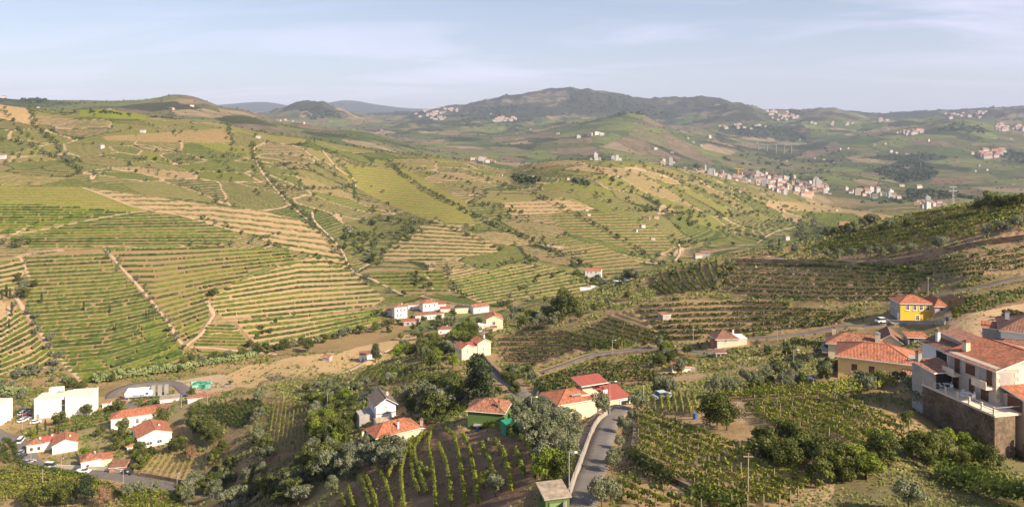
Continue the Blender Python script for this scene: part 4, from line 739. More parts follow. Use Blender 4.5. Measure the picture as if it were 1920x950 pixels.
T_OR = tilemat('orange_roof_tiles', (.46, .165, .085), moss=.32); T_RED = tilemat('red_roof_sheet', (.40, .10, .075), .3, 3, .08, .1); T_BR = tilemat('brown_roof_tiles', (.27, .13, .085), moss=.4); T_OLD = tilemat('weathered_roof_tiles', (.40, .17, .10), var=.5, moss=.4); T_GR = tilemat('grey_roof_tiles', (.20, .16, .13), var=.3); T_DK = tilemat('dark_roof_sheet', (.075, .055, .05), .3, 3, .1)
WHITE = mat('white_render', (.80, .78, .73), .85, .06); CREAM = mat('cream_render', (.74, .63, .44), .9, .08, dirt=(.45, .37, .26)); PYEL = mat('pale_yellow_render', (.72, .58, .28), .9, .08); YEL = mat('bright_yellow_render', (.80, .52, .06), .85, .05)
GREEN = mat('green_render', (.10, .17, .05), .85, .1); LGREEN = mat('light_green_paint', (.22, .31, .13), .7, .08); GREYW = mat('grey_render', (.40, .37, .34), .9, .15, dirt=(.22, .19, .17)); PINKW = mat('pinkish_grey_render', (.55, .46, .42), .9, .08); BEIGE = mat('beige_render', (.68, .55, .42), .9, .08)
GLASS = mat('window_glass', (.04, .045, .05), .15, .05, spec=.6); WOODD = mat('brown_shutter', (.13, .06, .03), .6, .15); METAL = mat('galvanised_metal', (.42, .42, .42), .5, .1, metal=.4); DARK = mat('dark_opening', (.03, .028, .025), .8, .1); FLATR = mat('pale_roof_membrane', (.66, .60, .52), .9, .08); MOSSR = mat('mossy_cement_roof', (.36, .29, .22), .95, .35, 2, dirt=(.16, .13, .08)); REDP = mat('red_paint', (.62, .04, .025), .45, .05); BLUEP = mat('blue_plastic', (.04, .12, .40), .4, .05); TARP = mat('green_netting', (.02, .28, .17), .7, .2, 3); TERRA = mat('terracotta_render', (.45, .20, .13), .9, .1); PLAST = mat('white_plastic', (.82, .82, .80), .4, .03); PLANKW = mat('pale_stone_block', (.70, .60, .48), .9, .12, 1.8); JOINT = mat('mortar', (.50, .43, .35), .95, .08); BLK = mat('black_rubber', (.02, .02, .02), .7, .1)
def boxv(x0, y0, z0, x1, y1, z1): return [(x0, y0, z0), (x1, y0, z0), (x1, y1, z0), (x0, y1, z0), (x0, y0, z1), (x1, y0, z1), (x1, y1, z1), (x0, y1, z1)]
BF = [(0, 3, 2, 1), (4, 5, 6, 7), (0, 1, 5, 4), (1, 2, 6, 5), (2, 3, 7, 6), (3, 0, 4, 7)]
def boxes(bs):
    v, f = [], []
    for b in bs: k = len(v); v += boxv(*b); f += [tuple(i+k for i in q) for q in BF]
    return v, f
def part(root, nm, bs, m, **kw): v, f = boxes(bs); return link(nm, mesh(nm, v, f, m), root, **kw)
def roof(root, x0, y0, x1, y1, z, rise, kind='hip', ax='x', ov=.35, m=None, th=.16, trim=None, ridge=True):
    m = m or T_OR; X0, Y0, X1, Y1 = x0-ov, y0-ov, x1+ov, y1+ov; cx, cy = (X0+X1)/2, (Y0+Y1)/2; zt = z+rise; zb = z-rise*ov/(max(.5, min(x1-x0, y1-y0))/2)
    if kind == 'flat': return part(root, 'roof', [(X0, Y0, z, X1, Y1, z+th)], m)
    if kind == 'mono':
        v = [(X0, Y0, z), (X1, Y0, z), (X1, Y1, zt), (X0, Y1, zt)] if ax == 'x' else [(X0, Y0, z), (X1, Y0, zt), (X1, Y1, zt), (X0, Y1, z)]; tops = [(0, 1, 2, 3)]; rv = None
    elif kind == 'gable':
        if ax == 'x': v = [(X0, Y0, zb), (X1, Y0, zb), (X1, Y1, zb), (X0, Y1, zb), (X0, cy, zt), (X1, cy, zt)]; tops = [(0, 1, 5, 4), (2, 3, 4, 5)]
        else: v = [(X0, Y0, zb), (X1, Y0, zb), (X1, Y1, zb), (X0, Y1, zb), (cx, Y0, zt), (cx, Y1, zt)]; tops = [(3, 0, 4, 5), (1, 2, 5, 4)]
        rv = (4, 5)
    else:
        if ax == 'x': r = min((Y1-Y0)/2, (X1-X0)/2-.05); v = [(X0, Y0, zb), (X1, Y0, zb), (X1, Y1, zb), (X0, Y1, zb), (X0+r, cy, zt), (X1-r, cy, zt)]; tops = [(0, 1, 5, 4), (2, 3, 4, 5), (1, 2, 5), (3, 0, 4)]
        else: r = min((X1-X0)/2, (Y1-Y0)/2-.05); v = [(X0, Y0, zb), (X1, Y0, zb), (X1, Y1, zb), (X0, Y1, zb), (cx, Y0+r, zt), (cx, Y1-r, zt)]; tops = [(3, 0, 4, 5), (1, 2, 5, 4), (0, 1, 4), (2, 3, 5)]
        rv = (4, 5)
    n = len(v); v2 = v+[(a, b, c-th) for a, b, c in v]; f = list(tops)+[tuple(i+n for i in reversed(t)) for t in tops]
    edges = {}
    for t in tops:
        for i in range(len(t)):
            a, b = t[i], t[(i+1) % len(t)]; edges[(a, b)] = 1
    for a, b in edges:
        if (b, a) not in edges: f.append((b, a, a+n, b+n))
    me = mesh('roof', v2, f, [m, trim or WHITE], [0]*len(tops)+[1]*(len(f)-len(tops))); uv = me.uv_layers.new(name='UVMap')
    for pg in me.polygons:
        if pg.index >= len(tops): continue
        vs = [Vector(v2[i]) for i in pg.vertices]; e_ = (vs[1]-vs[0]); e_.z = 0; e_ = e_.normalized(); nrm = pg.normal; dn = nrm.cross(e_)
        for li in pg.loop_indices: q = Vector(v2[me.loops[li].vertex_index]); uv.data[li].uv = (q.dot(e_)+50, q.dot(dn)+50)
    o = link('roof', me, root)
    if ridge and rv:                     # half-round ridge tiles
        a, b = Vector(v[rv[0]]), Vector(v[rv[1]]); segs = [(a, b)]
        if kind == 'hip': segs += [(Vector(v[0]), a), (Vector(v[3]) if ax == 'x' else Vector(v[1]), a), (Vector(v[1]) if ax == 'x' else Vector(v[3]), b), (Vector(v[2]), b)]
        V, Fc = [], []
        for p0, p1 in segs:
            d = (p1-p0)
            if d.length < .3: continue
            s_ = d.cross(Vector((0, 0, 1))).normalized()*.13; k = len(V); up_ = Vector((0, 0, .10)); V += [p0-s_, p0+up_, p0+s_, p1-s_, p1+up_, p1+s_]; Fc += [(k, k+1, k+4, k+3), (k+1, k+2, k+5, k+4)]
        if V: link('ridge_tiles', mesh('ridge_tiles', V, Fc, m), o)
    return o
def walls(root, x0, y0, x1, y1, z0, z1, m, gab=None, rise=0):
    v = boxv(x0, y0, z0, x1, y1, z1); f = [BF[0], BF[2], BF[3], BF[4], BF[5], BF[1]]
    if gab == 'x': v += [(x0, (y0+y1)/2, z1+rise-.1), (x1, (y0+y1)/2, z1+rise-.1)]; f += [(7, 4, 8), (5, 6, 9), (4, 5, 9, 8), (6, 7, 8, 9)]; f.remove(BF[1])
    if gab == 'y': v += [((x0+x1)/2, y0, z1+rise-.1), ((x0+x1)/2, y1, z1+rise-.1)]; f += [(4, 5, 8), (6, 7, 9), (5, 6, 9, 8), (7, 4, 8, 9)]; f.remove(BF[1])
    return link('wall', mesh('wall', v, f, m), root)
def opening(root, box, face, u, z, w, h, style='win', fm=None):
    x0, y0, x1, y1 = box; fm = fm or WHITE
    T = {'F': lambda a, b, c: (x0+a, y0-b, c), 'L': lambda a, b, c: (x0-b, y1-a, c), 'R': lambda a, b, c: (x1+b, y0+a, c), 'B': lambda a, b, c: (x1-a, y1+b, c)}[face]
    def bx(a0, c0, a1, c1, b0, b1):
        P, Q = T(a0, b0, c0), T(a1, b1, c1); return (min(P[0], Q[0]), min(P[1], Q[1]), c0, max(P[0], Q[0]), max(P[1], Q[1]), c1)
    if style == 'door': o = part(root, 'door', [bx(u, z, u+w, z+h, -.02, .05)], fm if fm is not WHITE else WOODD); part(o, 'handle', [bx(u+w*.82, z+h*.45, u+w*.9, z+h*.5, .05, .1)], METAL); return o
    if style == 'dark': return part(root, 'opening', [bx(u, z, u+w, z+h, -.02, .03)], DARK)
    o = part(root, 'window', [bx(u, z, u+w, z+h, -.02, .02)], GLASS if style != 'shut' else WOODD); t = .09 if style != 'shut' else .06
    if style == 'big': t = .2
    part(o, 'frame', [bx(u-t, z-t, u+w+t, z, .0, .06), bx(u-t, z+h, u+w+t, z+h+t, 0, .06), bx(u-t, z, u, z+h, 0, .06), bx(u+w, z, u+w+t, z+h, 0, .06)]+([bx(u+w/2-.03, z, u+w/2+.03, z+h, .0, .05), bx(u, z+h*.62, u+w, z+h*.62+.05, .0, .045)] if style != 'shut' else []), fm)
    part(o, 'sill', [bx(u-t-.05, z-t-.05, u+w+t+.05, z-t, .0, .16)], fm); return o
def chimney(root, x, y, z, h, s=.5, m=None, cap=None):
    o = part(root, 'chimney', [(x-s/2, y-s/2, z, x+s/2, y+s/2, z+h)], m or WHITE); part(o, 'chimney_cap', [(x-s/2-.08, y-s/2-.08, z+h, x+s/2+.08, y+s/2+.08, z+h+.1), (x-s*.3, y-s*.3, z+h+.1, x+s*.3, y+s*.3, z+h+.3)], cap or T_OLD); return o
def house(nm, px, py, yaw, label, cat='house', dz=0, at=None, pad=None, group=None):
    P = at or hit(px, py); P = Vector((P[0], P[1], P[2]+dz)); return link(nm, None, loc=P, label=label, cat=cat, rz=math.radians(yaw), group=group)
# --- yellow house
h = house('yellow_house', 1688, 603, -5, 'bright yellow two storey house with a grey pink wing beside the upper road', dz=.1)
walls(h, 0, 0, 8.6, 7, -1.2, 5.2, YEL); walls(h, -.02, .02, 0.0, 6.98, -1.2, 5.19, GREYW); walls(h, 8.6, -1.4, 11.9, 6.4, -1.2, 5.0, PINKW)
roof(h, 0, 0, 8.8, 7, 5.2, 1.5, 'hip', 'x', m=T_OR); roof(h, 8.6, -1.4, 11.9, 6.4, 5.0, 1.5, 'hip', 'y', m=T_OR)
for u in (1.6, 3.5, 5.2, 6.9): opening(h, (0, 0, 8.6, 7), 'F', u, 3.3, .75, 1.25, 'big')
opening(h, (0, 0, 8.6, 7), 'F', 4.2, .5, .75, 1.25, 'big'); opening(h, (8.6, -1.4, 11.9, 6.4), 'F', 1.2, 3.5, 1.0, .8, 'shut'); opening(h, (8.6, -1.4, 11.9, 6.4), 'F', .9, .6, 1.0, .9)
for u in (1.2, 3.6): opening(h, (-.02, 0, 8.6, 7), 'L', u, 3.2, .8, 1.3)
opening(h, (-.02, 0, 8.6, 7), 'L', 5.2, -.1, 1.0, 2.2, 'door', PLAST)
part(h, 'yard_slab', [(-3, -3.2, -1.4, 13.2, .0, -.02)], CONC); part(h, 'retaining_wall', [(-3, -3.6, -3.6, 5.2, -3.2, .35), (5.9, -3.4, -2.6, 13.2, -3.1, .5)], CONC)
# --- pale yellow houses
h = house('pale_yellow_house', 1571, 708, -26, 'pale yellow low house with a broad orange hip roof and small front wing', dz=-.2)
walls(h, 0, 0, 13, 9, -3, 4.6, PYEL); roof(h, 0, 0, 13, 9, 4.6, 1.7, 'hip', 'x', m=T_OR, ov=.5)
walls(h, 11, -1.5, 15.5, 4, -3, 3.2, PYEL); roof(h, 11, -1.5, 15.5, 4, 3.2, .6, 'mono', 'x', m=T_OLD); walls(h, 11.8, .6, 15, 3.6, 3.1, 4.9, PYEL); roof(h, 11.8, .6, 15, 3.6, 4.9, .1, 'flat', m=CONC, ov=.2)
for u in (2.3, 5.2): opening(h, (0, 0, 13, 9), 'F', u, 1.9, 1.0, 1.3, 'shut')
part(h, 'gutter', [(-.5, -.62, 4.2, 13.5, -.5, 4.32)], METAL)
h = house('upper_pale_house', 1553, 672, -22, 'cream house with brown hip roof, tall chimney and balcony left of the yellow pair', dz=-.5)
walls(h, 0, 0, 14, 8, -2.5, 4.6, CREAM); roof(h, 0, 0, 14, 8, 4.6, 1.7, 'hip', 'x', m=T_OLD, ov=.6); walls(h, 11, 2, 16, 10, 0, 5.4, CREAM, 'y', 1.6); roof(h, 11, 2, 16, 10, 5.5, 1.7, 'gable', 'y', m=T_BR, ov=.4)
chimney(h, 1.4, 5.5, 4.8, 2.0, .9, CREAM); chimney(h, 10.8, 1.8, 4.8, 2.4, 1.1, CREAM, METAL)
opening(h, (0, 0, 14, 8), 'L', 3, 2.2, 1.2, 2.1, 'dark'); opening(h, (0, 0, 14, 8), 'L', 3, -.8, 1.2, 2.1, 'dark'); part(h, 'balcony', [(-1.4, 0, 1.8, 0, 8, 2.0), (-1.4, 0, -1.2, 0, 8, -1.0)], CONC); opening(h, (0, 0, 14, 8), 'F', 3.5, 2.4, 1.1, 1.3)
h = house('tiled_shed', 1703, 649, -8, 'small grey shed with an orange roof between the yellow houses'); walls(h, 0, 0, 4.2, 3, -.8, 2.2, GREYW); roof(h, 0, 0, 4.2, 3, 2.2, .5, 'mono', 'x', m=T_OR); opening(h, (0, 0, 4.2, 3), 'F', .3, 0, .9, 1.9, 'dark'); opening(h, (0, 0, 4.2, 3), 'F', 2.2, .9, 1.0, .8)
h = house('cream_outbuilding', 1728, 690, -20, 'cream outbuilding with a sunlit orange roof and square chimney', dz=-.3); walls(h, 0, 0, 5, 5, -2, 2.4, CREAM, 'y', .9); roof(h, 0, 0, 5, 5, 2.4, 1.0, 'gable', 'y', m=T_OR); chimney(h, 2.2, .6, 1.6, 2.0, .6, CREAM); opening(h, (0, 0, 5, 5), 'F', 3.2, .4, 1.2, 1.2)
# --- stone house with terrace (near right)
P0 = Vector((63.8, 98.4, -35.8)); h = link('stone_house', None, loc=P0, rz=math.radians(12), label='large pale stone block house with orange roof and railed terrace', cat='house')
walls(h, 0, 0, 12.6, 8.2, -8, 4.75, JOINT, 'y', 1.5); roof(h, 0, 0, 12.6, 8.2, 4.78, 1.6, 'gable', 'y', m=T_OR, ov=.45)
chimney(h, 1.8, 6.8, 4.9, 1.5, .7, CREAM)
def blocks(root, face, a0, a1, z0, z1, gab=0, holes=(), x=0, y=0, bw=1.15, bh=.52):
    protos = []
    for w in (bw-.03, bw/2-.03): v, f = boxes([(0, -.05, 0, w, 0.004, bh-.03)] if face == 'F' else [(-.05, -w, 0, .004, 0, bh-.03)]); protos.append(mesh('stone_block', v, f, PLANKW))
    r = 0; z = z0
    while z+bh <= z1+gab:
        if z+bh <= z1+.01: lo, hi_ = a0, a1
        else: t = (z+bh-z1)/gab; lo, hi_ = a0+(a1-a0)/2*t, a1-(a1-a0)/2*t
        a = lo-(bw/2 if r % 2 else 0)
        while a < hi_-.05:
            s_, e2 = max(a, lo), min(a+bw, hi_)
            if e2-s_ > .3 and not any(s_ < q[2] and e2 > q[0] and z < q[3] and z+bh > q[1] for q in holes):
                pr = protos[0] if e2-s_ > bw*.6 else protos[1]; full = bw-.03 if pr is protos[0] else bw/2-.03
                link('stone_block', pr, root, loc=(x+s_, y, z) if face == 'F' else (x, y-s_, z), sc=((e2-s_-.03)/full, 1, 1) if face == 'F' else (1, (e2-s_-.03)/full, 1))
            a += bw
        z += bh; r += 1
blocks(h, 'F', 0, 12.6, -1.2, 4.75, 1.2, [(1.0, 1.4, 2.6, 4.3), (1.6, -5, 9, .9)])
blocks(h, 'L', 0, 8.2, 0.0, 4.7, 0, [(.3, 2.2, 2.6, 4.7), (3.0, 2.6, 5.0, 4.3), (5.4, 2.2, 8.2, 4.7), (0.5, 0, 2.4, 2.2), (3.6, 0, 4.8, 2.2), (5.4, 0, 7.9, 2.1)], y=8.2)
part(h, 'balcony_opening', [(.5, -.03, 1.8, 2.4, .02, 4.2)], GREYW, label='arched balcony opening in the gable wall')
for a, b, z, zt in ((.4, 2.5, 2.3, 4.6), (5.5, 7.9, 2.3, 4.6)): part(h, 'loggia', [(-.02, 8.2-b, z, .05, 8.2-a, zt)], GREYW); part(h, 'balcony', [(-1.3, 8.2-b, 1.95, 0, 8.2-a, 2.25), (-1.3, 8.2-b, 2.25, -1.2, 8.2-a, 3.0)], PLANKW); part(h, 'door', [(-.05, 8.2-b+.3, 2.3, .0, 8.2-b+1.2, 4.3)], WOODD)
opening(h, (0, 0, 12.6, 8.2), 'L', 3.3, 2.9, 1.4, 1.1, 'shut', WOODD)
for u, w in ((.8, 1.2), (3.8, .9), (5.8, 1.2)): opening(h, (0, 0, 12.6, 8.2), 'L', u, 0.02, w, 2.1, 'door', WOODD)
part(h, 'terrace_floor', [(-3.2, -3.0, -.25, 0, 9.5, 0), (0, -3.0, -.25, .9, 0, 0)], PLANKW)
tw = part(h, 'retaining_wall', [(-3.1, -2.9, -7, 0, 9.4, -.25)], STONE); r_ = random.Random(4); sv_, sf_ = [], []
for i in range(700):
    y_ = r_.uniform(-2.9, 9.3); z_ = r_.uniform(-6, -.4); s1, s2 = r_.uniform(.15, .4), r_.uniform(.1, .2); k = len(sv_); sv_ += boxv(-3.1-r_.uniform(.03, .12), y_, z_, -3.08, y_+s1, z_+s2); sf_ += [tuple(i+k for i in q) for q in BF]
link('rubble_stones', mesh('rubble_stones', sv_, sf_, STONE), h, kind='stuff')
for y_ in (-2.8, -.9, 1.1, 3.1, 5.1, 7.1, 9.2): part(h, 'railing_post', [(-3.1, y_, 0, -2.9, y_+.2, .95)], PLANKW)
part(h, 'railing', [(-3.04, -2.8, .85, -2.96, 9.3, .92), (-3.04, -2.8, .45, -2.96, 9.3, .5), (-3.0, -2.9, .85, .9, -2.82, .92)], METAL)
walls(h, 1.0, -3.6, 9, 0, -5, 1.7, JOINT); blocks(h, 'F', 0, 8, -1.9, 1.7, 0, [(.3, -5, 8, -1.5)], x=1.0, y=-3.6); roof(h, 1.0, -3.6, 9, -.05, 1.75, .9, 'mono', 'x', m=T_OR, ov=.4); opening(h, (1, -3.6, 9, 0), 'L', .8, 0.02, 2.2, 2.0*.8, 'door', WOODD)
part(h, 'garage_door', [(1.6, -3.68, -4.5, 8.5, -3.58, -1.9)], mat('orange_wood', (.45, .17, .05), .6, .1)); part(h, 'planter_wall', [(.4, -6.4, -5.6, 9, -6.0, -3.6), (.4, -6.4, -5.6, .8, -3.6, -3.6)], TERRA)
walls(h, -3.1, 7.2, -.05, 11.5, -5, 2.3, GREYW); roof(h, -3.1, 7.2, 1.2, 11.5, 2.3, .5, 'mono', 'x', m=T_OLD, ov=.3); opening(h, (-3.1, 7.2, 0, 11.5), 'F', .3, .02, 2.5, 2.0, 'dark'); chimney(h, -2.4, 11, 2.4, 1.6, .6, GREYW)
def loc_(root, x, y, z=0): a = root.rotation_euler.z; return Vector((root.location.x+x*math.cos(a)-y*math.sin(a), root.location.y+x*math.sin(a)+y*math.cos(a), root.location.z+z))
def chair(P, rz, lab):
    t = link('chair', None, loc=P, rz=rz, label=lab, cat='chair', group='white plastic chairs on the terrace'); part(t, 'seat', [(-.22, -.22, .42, .22, .22, .46)], PLAST); part(t, 'backrest', [(-.22, .19, .46, .22, .23, .86)], PLAST)
    for a in (-.2, .16):
        for b in (-.2, .16): part(t, 'leg', [(a, b, 0, a+.04, b+.04, .42)], PLAST)
def table(P, lab, m=PLAST):
    t = link('table', None, loc=P, label=lab, cat='table'); part(t, 'table_top', [(-.5, -.5, .7, .5, .5, .75)], m)
    for a in (-.42, .38):
        for b in (-.42, .38): part(t, 'leg', [(a, b, 0, a+.05, b+.05, .7)], m)
table(loc_(h, -1.5, 3.0), 'round terrace table nearer the garage end'); table(loc_(h, -1.4, 7.0), 'pale terrace table by the pavilion')
for i, (a, b, r) in enumerate([(-2.3, 3.1, 1.6), (-.8, 2.9, -1.6), (-1.5, 2.2, 3.1), (-1.4, 3.8, 0), (-2.2, 7.0, 1.6), (-.7, 7.1, -1.6), (-1.3, 6.2, 3.1)]): chair(loc_(h, a, b), r, f'white plastic chair on the stone terrace, {ordw(i+1)} counted around both tables')
for i in range(9):
    P = loc_(h, 1.1+i*.62 if i > 1 else .75, -5.7 if i > 1 else -4.2-i*.7, -5.3); V = []; Fc = []
    for z_, r2 in ((1.6, .24), (2.9, .24), (3.05, .12)):
        for k in range(10): V.append((math.cos(k*.628)*r2, math.sin(k*.628)*r2, z_))
    Fc = [(j*10+k, j*10+(k+1) % 10, j*10+10+(k+1) % 10, j*10+10+k) for j in range(2) for k in range(10)]+[tuple(range(20, 30))]
    link('gas_cylinder', mesh('gas_cylinder', V, Fc, REDP, smooth=False), loc=P, label=f'red gas cylinder behind the planter wall, {ordw(i+1)} from the left', cat='gas cylinder', group='red gas cylinders by the garage')
part(h, 'forecourt', [(.4, -6.2, -5.6, 9, -3.6, -3.7)], CONC)
# --- roofs behind the stone house
h = house('white_side_house', 0, 0, 12, 'white house with outside stair and worn tiled roof left behind the stone house', at=Vector((68.5, 112.5, -37.6))); walls(h, 0, 0, 7, 9, -7, 3.9, WHITE); roof(h, 0, 0, 7, 9, 3.9, 1.0, 'gable', 'y', m=T_BR); opening(h, (0, 0, 7, 9), 'L', 3, 1.8, 2.2, 1.5, 'dark'); opening(h, (0, 0, 7, 9), 'F', .8, 1.6, .9, 1.2); part(h, 'outside_stair', [(-1.2, i*.5, -2, 0, i*.5+.5, .2+i*.22) for i in range(8)], WHITE)
walls(h, 2.5, 3, 6.5, 8, 3.9, 5.2, GREYW); roof(h, 2.5, 3, 6.5, 8, 5.2, .5, 'mono', 'x', m=T_BR); chimney(h, 1.2, 7, 4.3, 1.6)
h = house('brown_roofed_house', 0, 0, -22, 'house with a wide dark brown hip roof behind the stone house', at=Vector((84.5, 134, -43.0))); walls(h, 0, 0, 13, 9, -3, 3.6, WHITE); roof(h, 0, 0, 13, 9, 3.6, 1.9, 'hip', 'x', m=T_BR, ov=.6); walls(h, -2.8, 1.5, 1, 6, -3, 3.3, WHITE, 'y', 1.1); roof(h, -2.8, 1.5, 1, 6, 3.3, 1.2, 'gable', 'y', m=T_OLD, ov=.5); opening(h, (-2.8, 1.5, 1, 6), 'F', 1.2, .8, 1, 1.1)
h = house('big_brown_roof_house', 0, 0, -30, 'largest dark brown roof at the right edge, with a pale ridge line', at=Vector((96.5, 147, -43.2))); walls(h, 0, 0, 16, 11, -3, 4.8, WHITE); roof(h, 0, 0, 16, 11, 4.8, 2.6, 'hip', 'x', m=T_BR, ov=.6); chimney(h, 1.2, 6, 5.5, 1.5, .7); walls(h, -3, 5, 0, 9, -3, 3.6, GREYW); roof(h, -3, 5, 0, 9, 3.6, .5, 'mono', 'x', m=T_OR)
# --- beige house by the road
h = house('beige_house', 1345, 654, 4, 'beige two level house with brown hip roof and tall chimney beside the village road'); walls(h, 0, 0, 6.4, 6, -2.5, 3.1, BEIGE); roof(h, -.4, 0, 6.2, 6, 3.1, 1.7, 'hip', 'x', m=T_BR, ov=.4); walls(h, 6.4, .3, 9, 5, -2.5, 2.7, BEIGE); part(h, 'parapet', [(6.3, .2, 2.7, 9.1, 5.1, 2.95)], WHITE); chimney(h, 5.2, 1.4, 3.4, 1.9, .45)
walls(h, -.3, -2.2, 3, 0, -3.5, 0, BEIGE); roof(h, -.5, -2.4, 3, -.05, .05, .1, 'flat', m=CONC); opening(h, (0, 0, 6.4, 6), 'F', 2.3, 2.0, .6, .6); opening(h, (-.3, -2.2, 3, 0), 'F', 1.0, -2.0, .6, .7); opening(h, (6.4, .3, 9, 5), 'F', .3, -2.3, 2, 2.1, 'dark'); opening(h, (0, 0, 6.4, 6), 'F', 3.4, -2.2, 1.6, 1.8, 'dark'); walls(h, -1.0, 1, 0, 3, -2, 2.2, TERRA)
h = house('lean_to_shed', 1343, 670, 6, 'dark lean-to shed with a sheet roof below the beige house', cat='shed'); walls(h, 0, 0, 2.6, 2, -1, 1.3, GREYW); roof(h, 0, 0, 2.6, 2, 1.3, .4, 'mono', 'x', m=T_BR); opening(h, (0, 0, 2.6, 2), 'F', .3, -.3, .8, 1.4, 'dark'); opening(h, (0, 0, 2.6, 2), 'F', 1.5, -.3, .8, 1.4, 'dark')
h = house('small_red_roofed_hut', 1261, 698, -4, 'small hut with pale walls and pinkish red sheet roof below the road', cat='hut'); walls(h, 0, 0, 4.6, 2.6, -1, 1.6, WHITE); roof(h, 0, 0, 4.6, 2.6, 1.6, .45, 'mono', 'x', m=T_OR, ov=.2); opening(h, (0, 0, 4.6, 2.6), 'F', 1.1, 0, .5, 1.3, 'door', REDP); opening(h, (0, 0, 4.6, 2.6), 'F', 2.0, .4, .4, .4, 'dark'); walls(h, 4.7, .2, 5.9, 1.8, -1, 1.1, CONC)
h = house('field_hut', 1243, 601, 22, 'grey concrete hut with patched red and white roof on the dry terraces', cat='hut'); walls(h, 0, 0, 3.4, 3.2, -.6, 2.0, GREYW); roof(h, 0, 0, 1.7, 3.2, 2.0, .4, 'mono', 'x', m=T_OR, ov=.15); roof(h, 2.0, 0, 3.4, 3.2, 2.0, .4, 'mono', 'x', m=T_GR, ov=.15); opening(h, (0, 0, 3.4, 3.2), 'L', 1.2, .9, .6, .5, 'dark')
# --- cream house with red roof, garage, green house
h = house('cream_red_roofed_house', 1047, 792, 24, 'cream house with red sheet roof at the top of the steep road'); walls(h, 0, 0, 8.5, 7, -2, 3.4, CREAM); roof(h, 0, 0, 8.5, 7, 3.4, 1.3, 'hip', 'x', m=T_OR, ov=.25); walls(h, 8.5, -.3, 15.5, 5, -2, 2.7, CREAM); roof(h, 8.5, -.3, 15.5, 5, 2.7, .9, 'mono', 'x', m=T_RED, ov=.25)
walls(h, 5.5, 1, 9.5, 5.4, 3.4, 3.9, CREAM); roof(h, 6.8, 3.2, 12.5, 7.2, 4.9, .5, 'mono', 'x', m=T_RED, ov=.2); part(h, 'terrace_post', [(6.7, 3.1, 3.9, 6.85, 3.25, 4.9), (9.4, 3.1, 3.6, 9.55, 3.25, 4.9)], WOODD)
opening(h, (0, 0, 8.5, 7), 'L', 3.4, 1.9, .8, .7); opening(h, (0, 0, 8.5, 7), 'F', .4, -.3, 1.1, 1.9, 'door', mat('dark_green_door', (.05, .08, .05), .5)); part(h, 'garage_door', [(13.4, -.36, -.1, 15.2, -.28, 2.2)], DARK); part(h, 'door_surround', [(13.1, -.42, -.1, 13.4, -.3, 2.6), (15.2, -.42, -.1, 15.5, -.3, 2.6), (13.4, -.42, 2.2, 15.2, -.3, 2.6)], WHITE); chimney(h, 11.2, 2.2, 3.2, .9, .9, WHITE); part(h, 'skylight', [(3.4, 1.0, 4.1, 5.4, 1.3, 4.4)], METAL)
h = house('green_garage', 1023, 958, 14, 'small green garage with mossy cement roof at the bottom of the steep road', cat='garage', dz=-1.0); walls(h, 0, 0, 2.5, 2.9, -1.2, 2.25, GREEN); roof(h, 0, 0, 2.5, 2.9, 2.3, .25, 'mono', 'x', m=MOSSR, ov=.18, th=.15, trim=CONC); part(h, 'garage_door', [(.45, -.06, -.8, 2.1, 0, 1.75)], LGREEN); part(h, 'door_surround', [(.3, -.08, -.8, .45, .0, 1.9), (2.1, -.08, -.8, 2.25, 0, 1.9), (.45, -.08, 1.75, 2.1, 0, 1.9)], GREEN); opening(h, (0, 0, 2.5, 2.9), 'L', 1.0, 1.2, .5, .5, 'dark'); part(h, 'plinth', [(-.03, -.04, -1.2, 2.53, 2.93, .0)], WHITE)
h = house('green_house', 877, 802, -12, 'dark green rendered house with weathered hip roof above the curved vine rows'); walls(h, 0, 0, 7.6, 6.5, -1.5, 3.9, GREEN); roof(h, 0, 0, 7.6, 6.5, 3.9, 1.5, 'hip', 'x', m=T_OLD, ov=.4); chimney(h, 6.4, 1.0, 4.0, 1.6, .4, LGREEN, REDP); opening(h, (0, 0, 7.6, 6.5), 'F', 2.3, -1, .8, 1.9, 'dark'); part(h, 'porch_roof', [(1.4, -1.2, 1.0, 3.3, -.02, 1.08)], CONC); part(h, 'outside_stair', [(3.6+.0*i, -1.5-i*.35, -1.4-i*.3, 4.6, -1.15-i*.35, -1.2-i*.3) for i in range(8)], WIRE)
v, f = boxes([(-1.5, -1.2, 0, 1.5, 1.2, 2.2)]); v = [(a*(1+.05*math.sin(i)), b, c*(1+.1*math.cos(i*2))) for i, (a, b, c) in enumerate(v)]
link('netting_cage', mesh('netting_cage', v, f, TARP), loc=hit(958, 812), rz=.4, label='bright green netted cage beside the green house', cat='cage')
# --- tiled house by the curved rows, white gabled house
h = house('tiled_house', 706, 852, 33, 'pale two storey house with long orange hip roof and balconies behind the olives'); walls(h, 0, 0, 10.5, 5.6, -2.5, 3.9, CREAM); roof(h, 0, 0, 10.5, 5.6, 3.9, 1.6, 'hip', 'x', m=T_OR, ov=.4); chimney(h, 5.4, .8, 4.2, 1.6, .35); opening(h, (0, 0, 10.5, 5.6), 'L', 1.2, 1.7, 1.0, 1.7, 'shut', GREEN); opening(h, (0, 0, 10.5, 5.6), 'L', 3.8, 1.7, 1.0, 1.7, 'shut', GREEN); part(h, 'balcony', [(-1, .4, 1.3, 0, 2.2, 2.1), (-1, 3.2, 1.3, 0, 5, 2.1)], CREAM); opening(h, (0, 0, 10.5, 5.6), 'L', .8, -1.6, 3.6, 2.0, 'dark')
roof(h, -5.0, 2.2, -.6, 6.2, .9, .7, 'mono', 'y', m=T_DK, ov=.1); part(h, 'veranda_post', [(-4.9, 2.3, -2.6, -4.75, 2.45, .9), (-4.9, 5.9, -2.6, -4.75, 6.05, .9), (-2.8, 2.3, -2.6, -2.65, 2.45, 1.1)], WHITE); chimney(h, -1.0, 5.4, .5, 3.0, .5, CREAM)
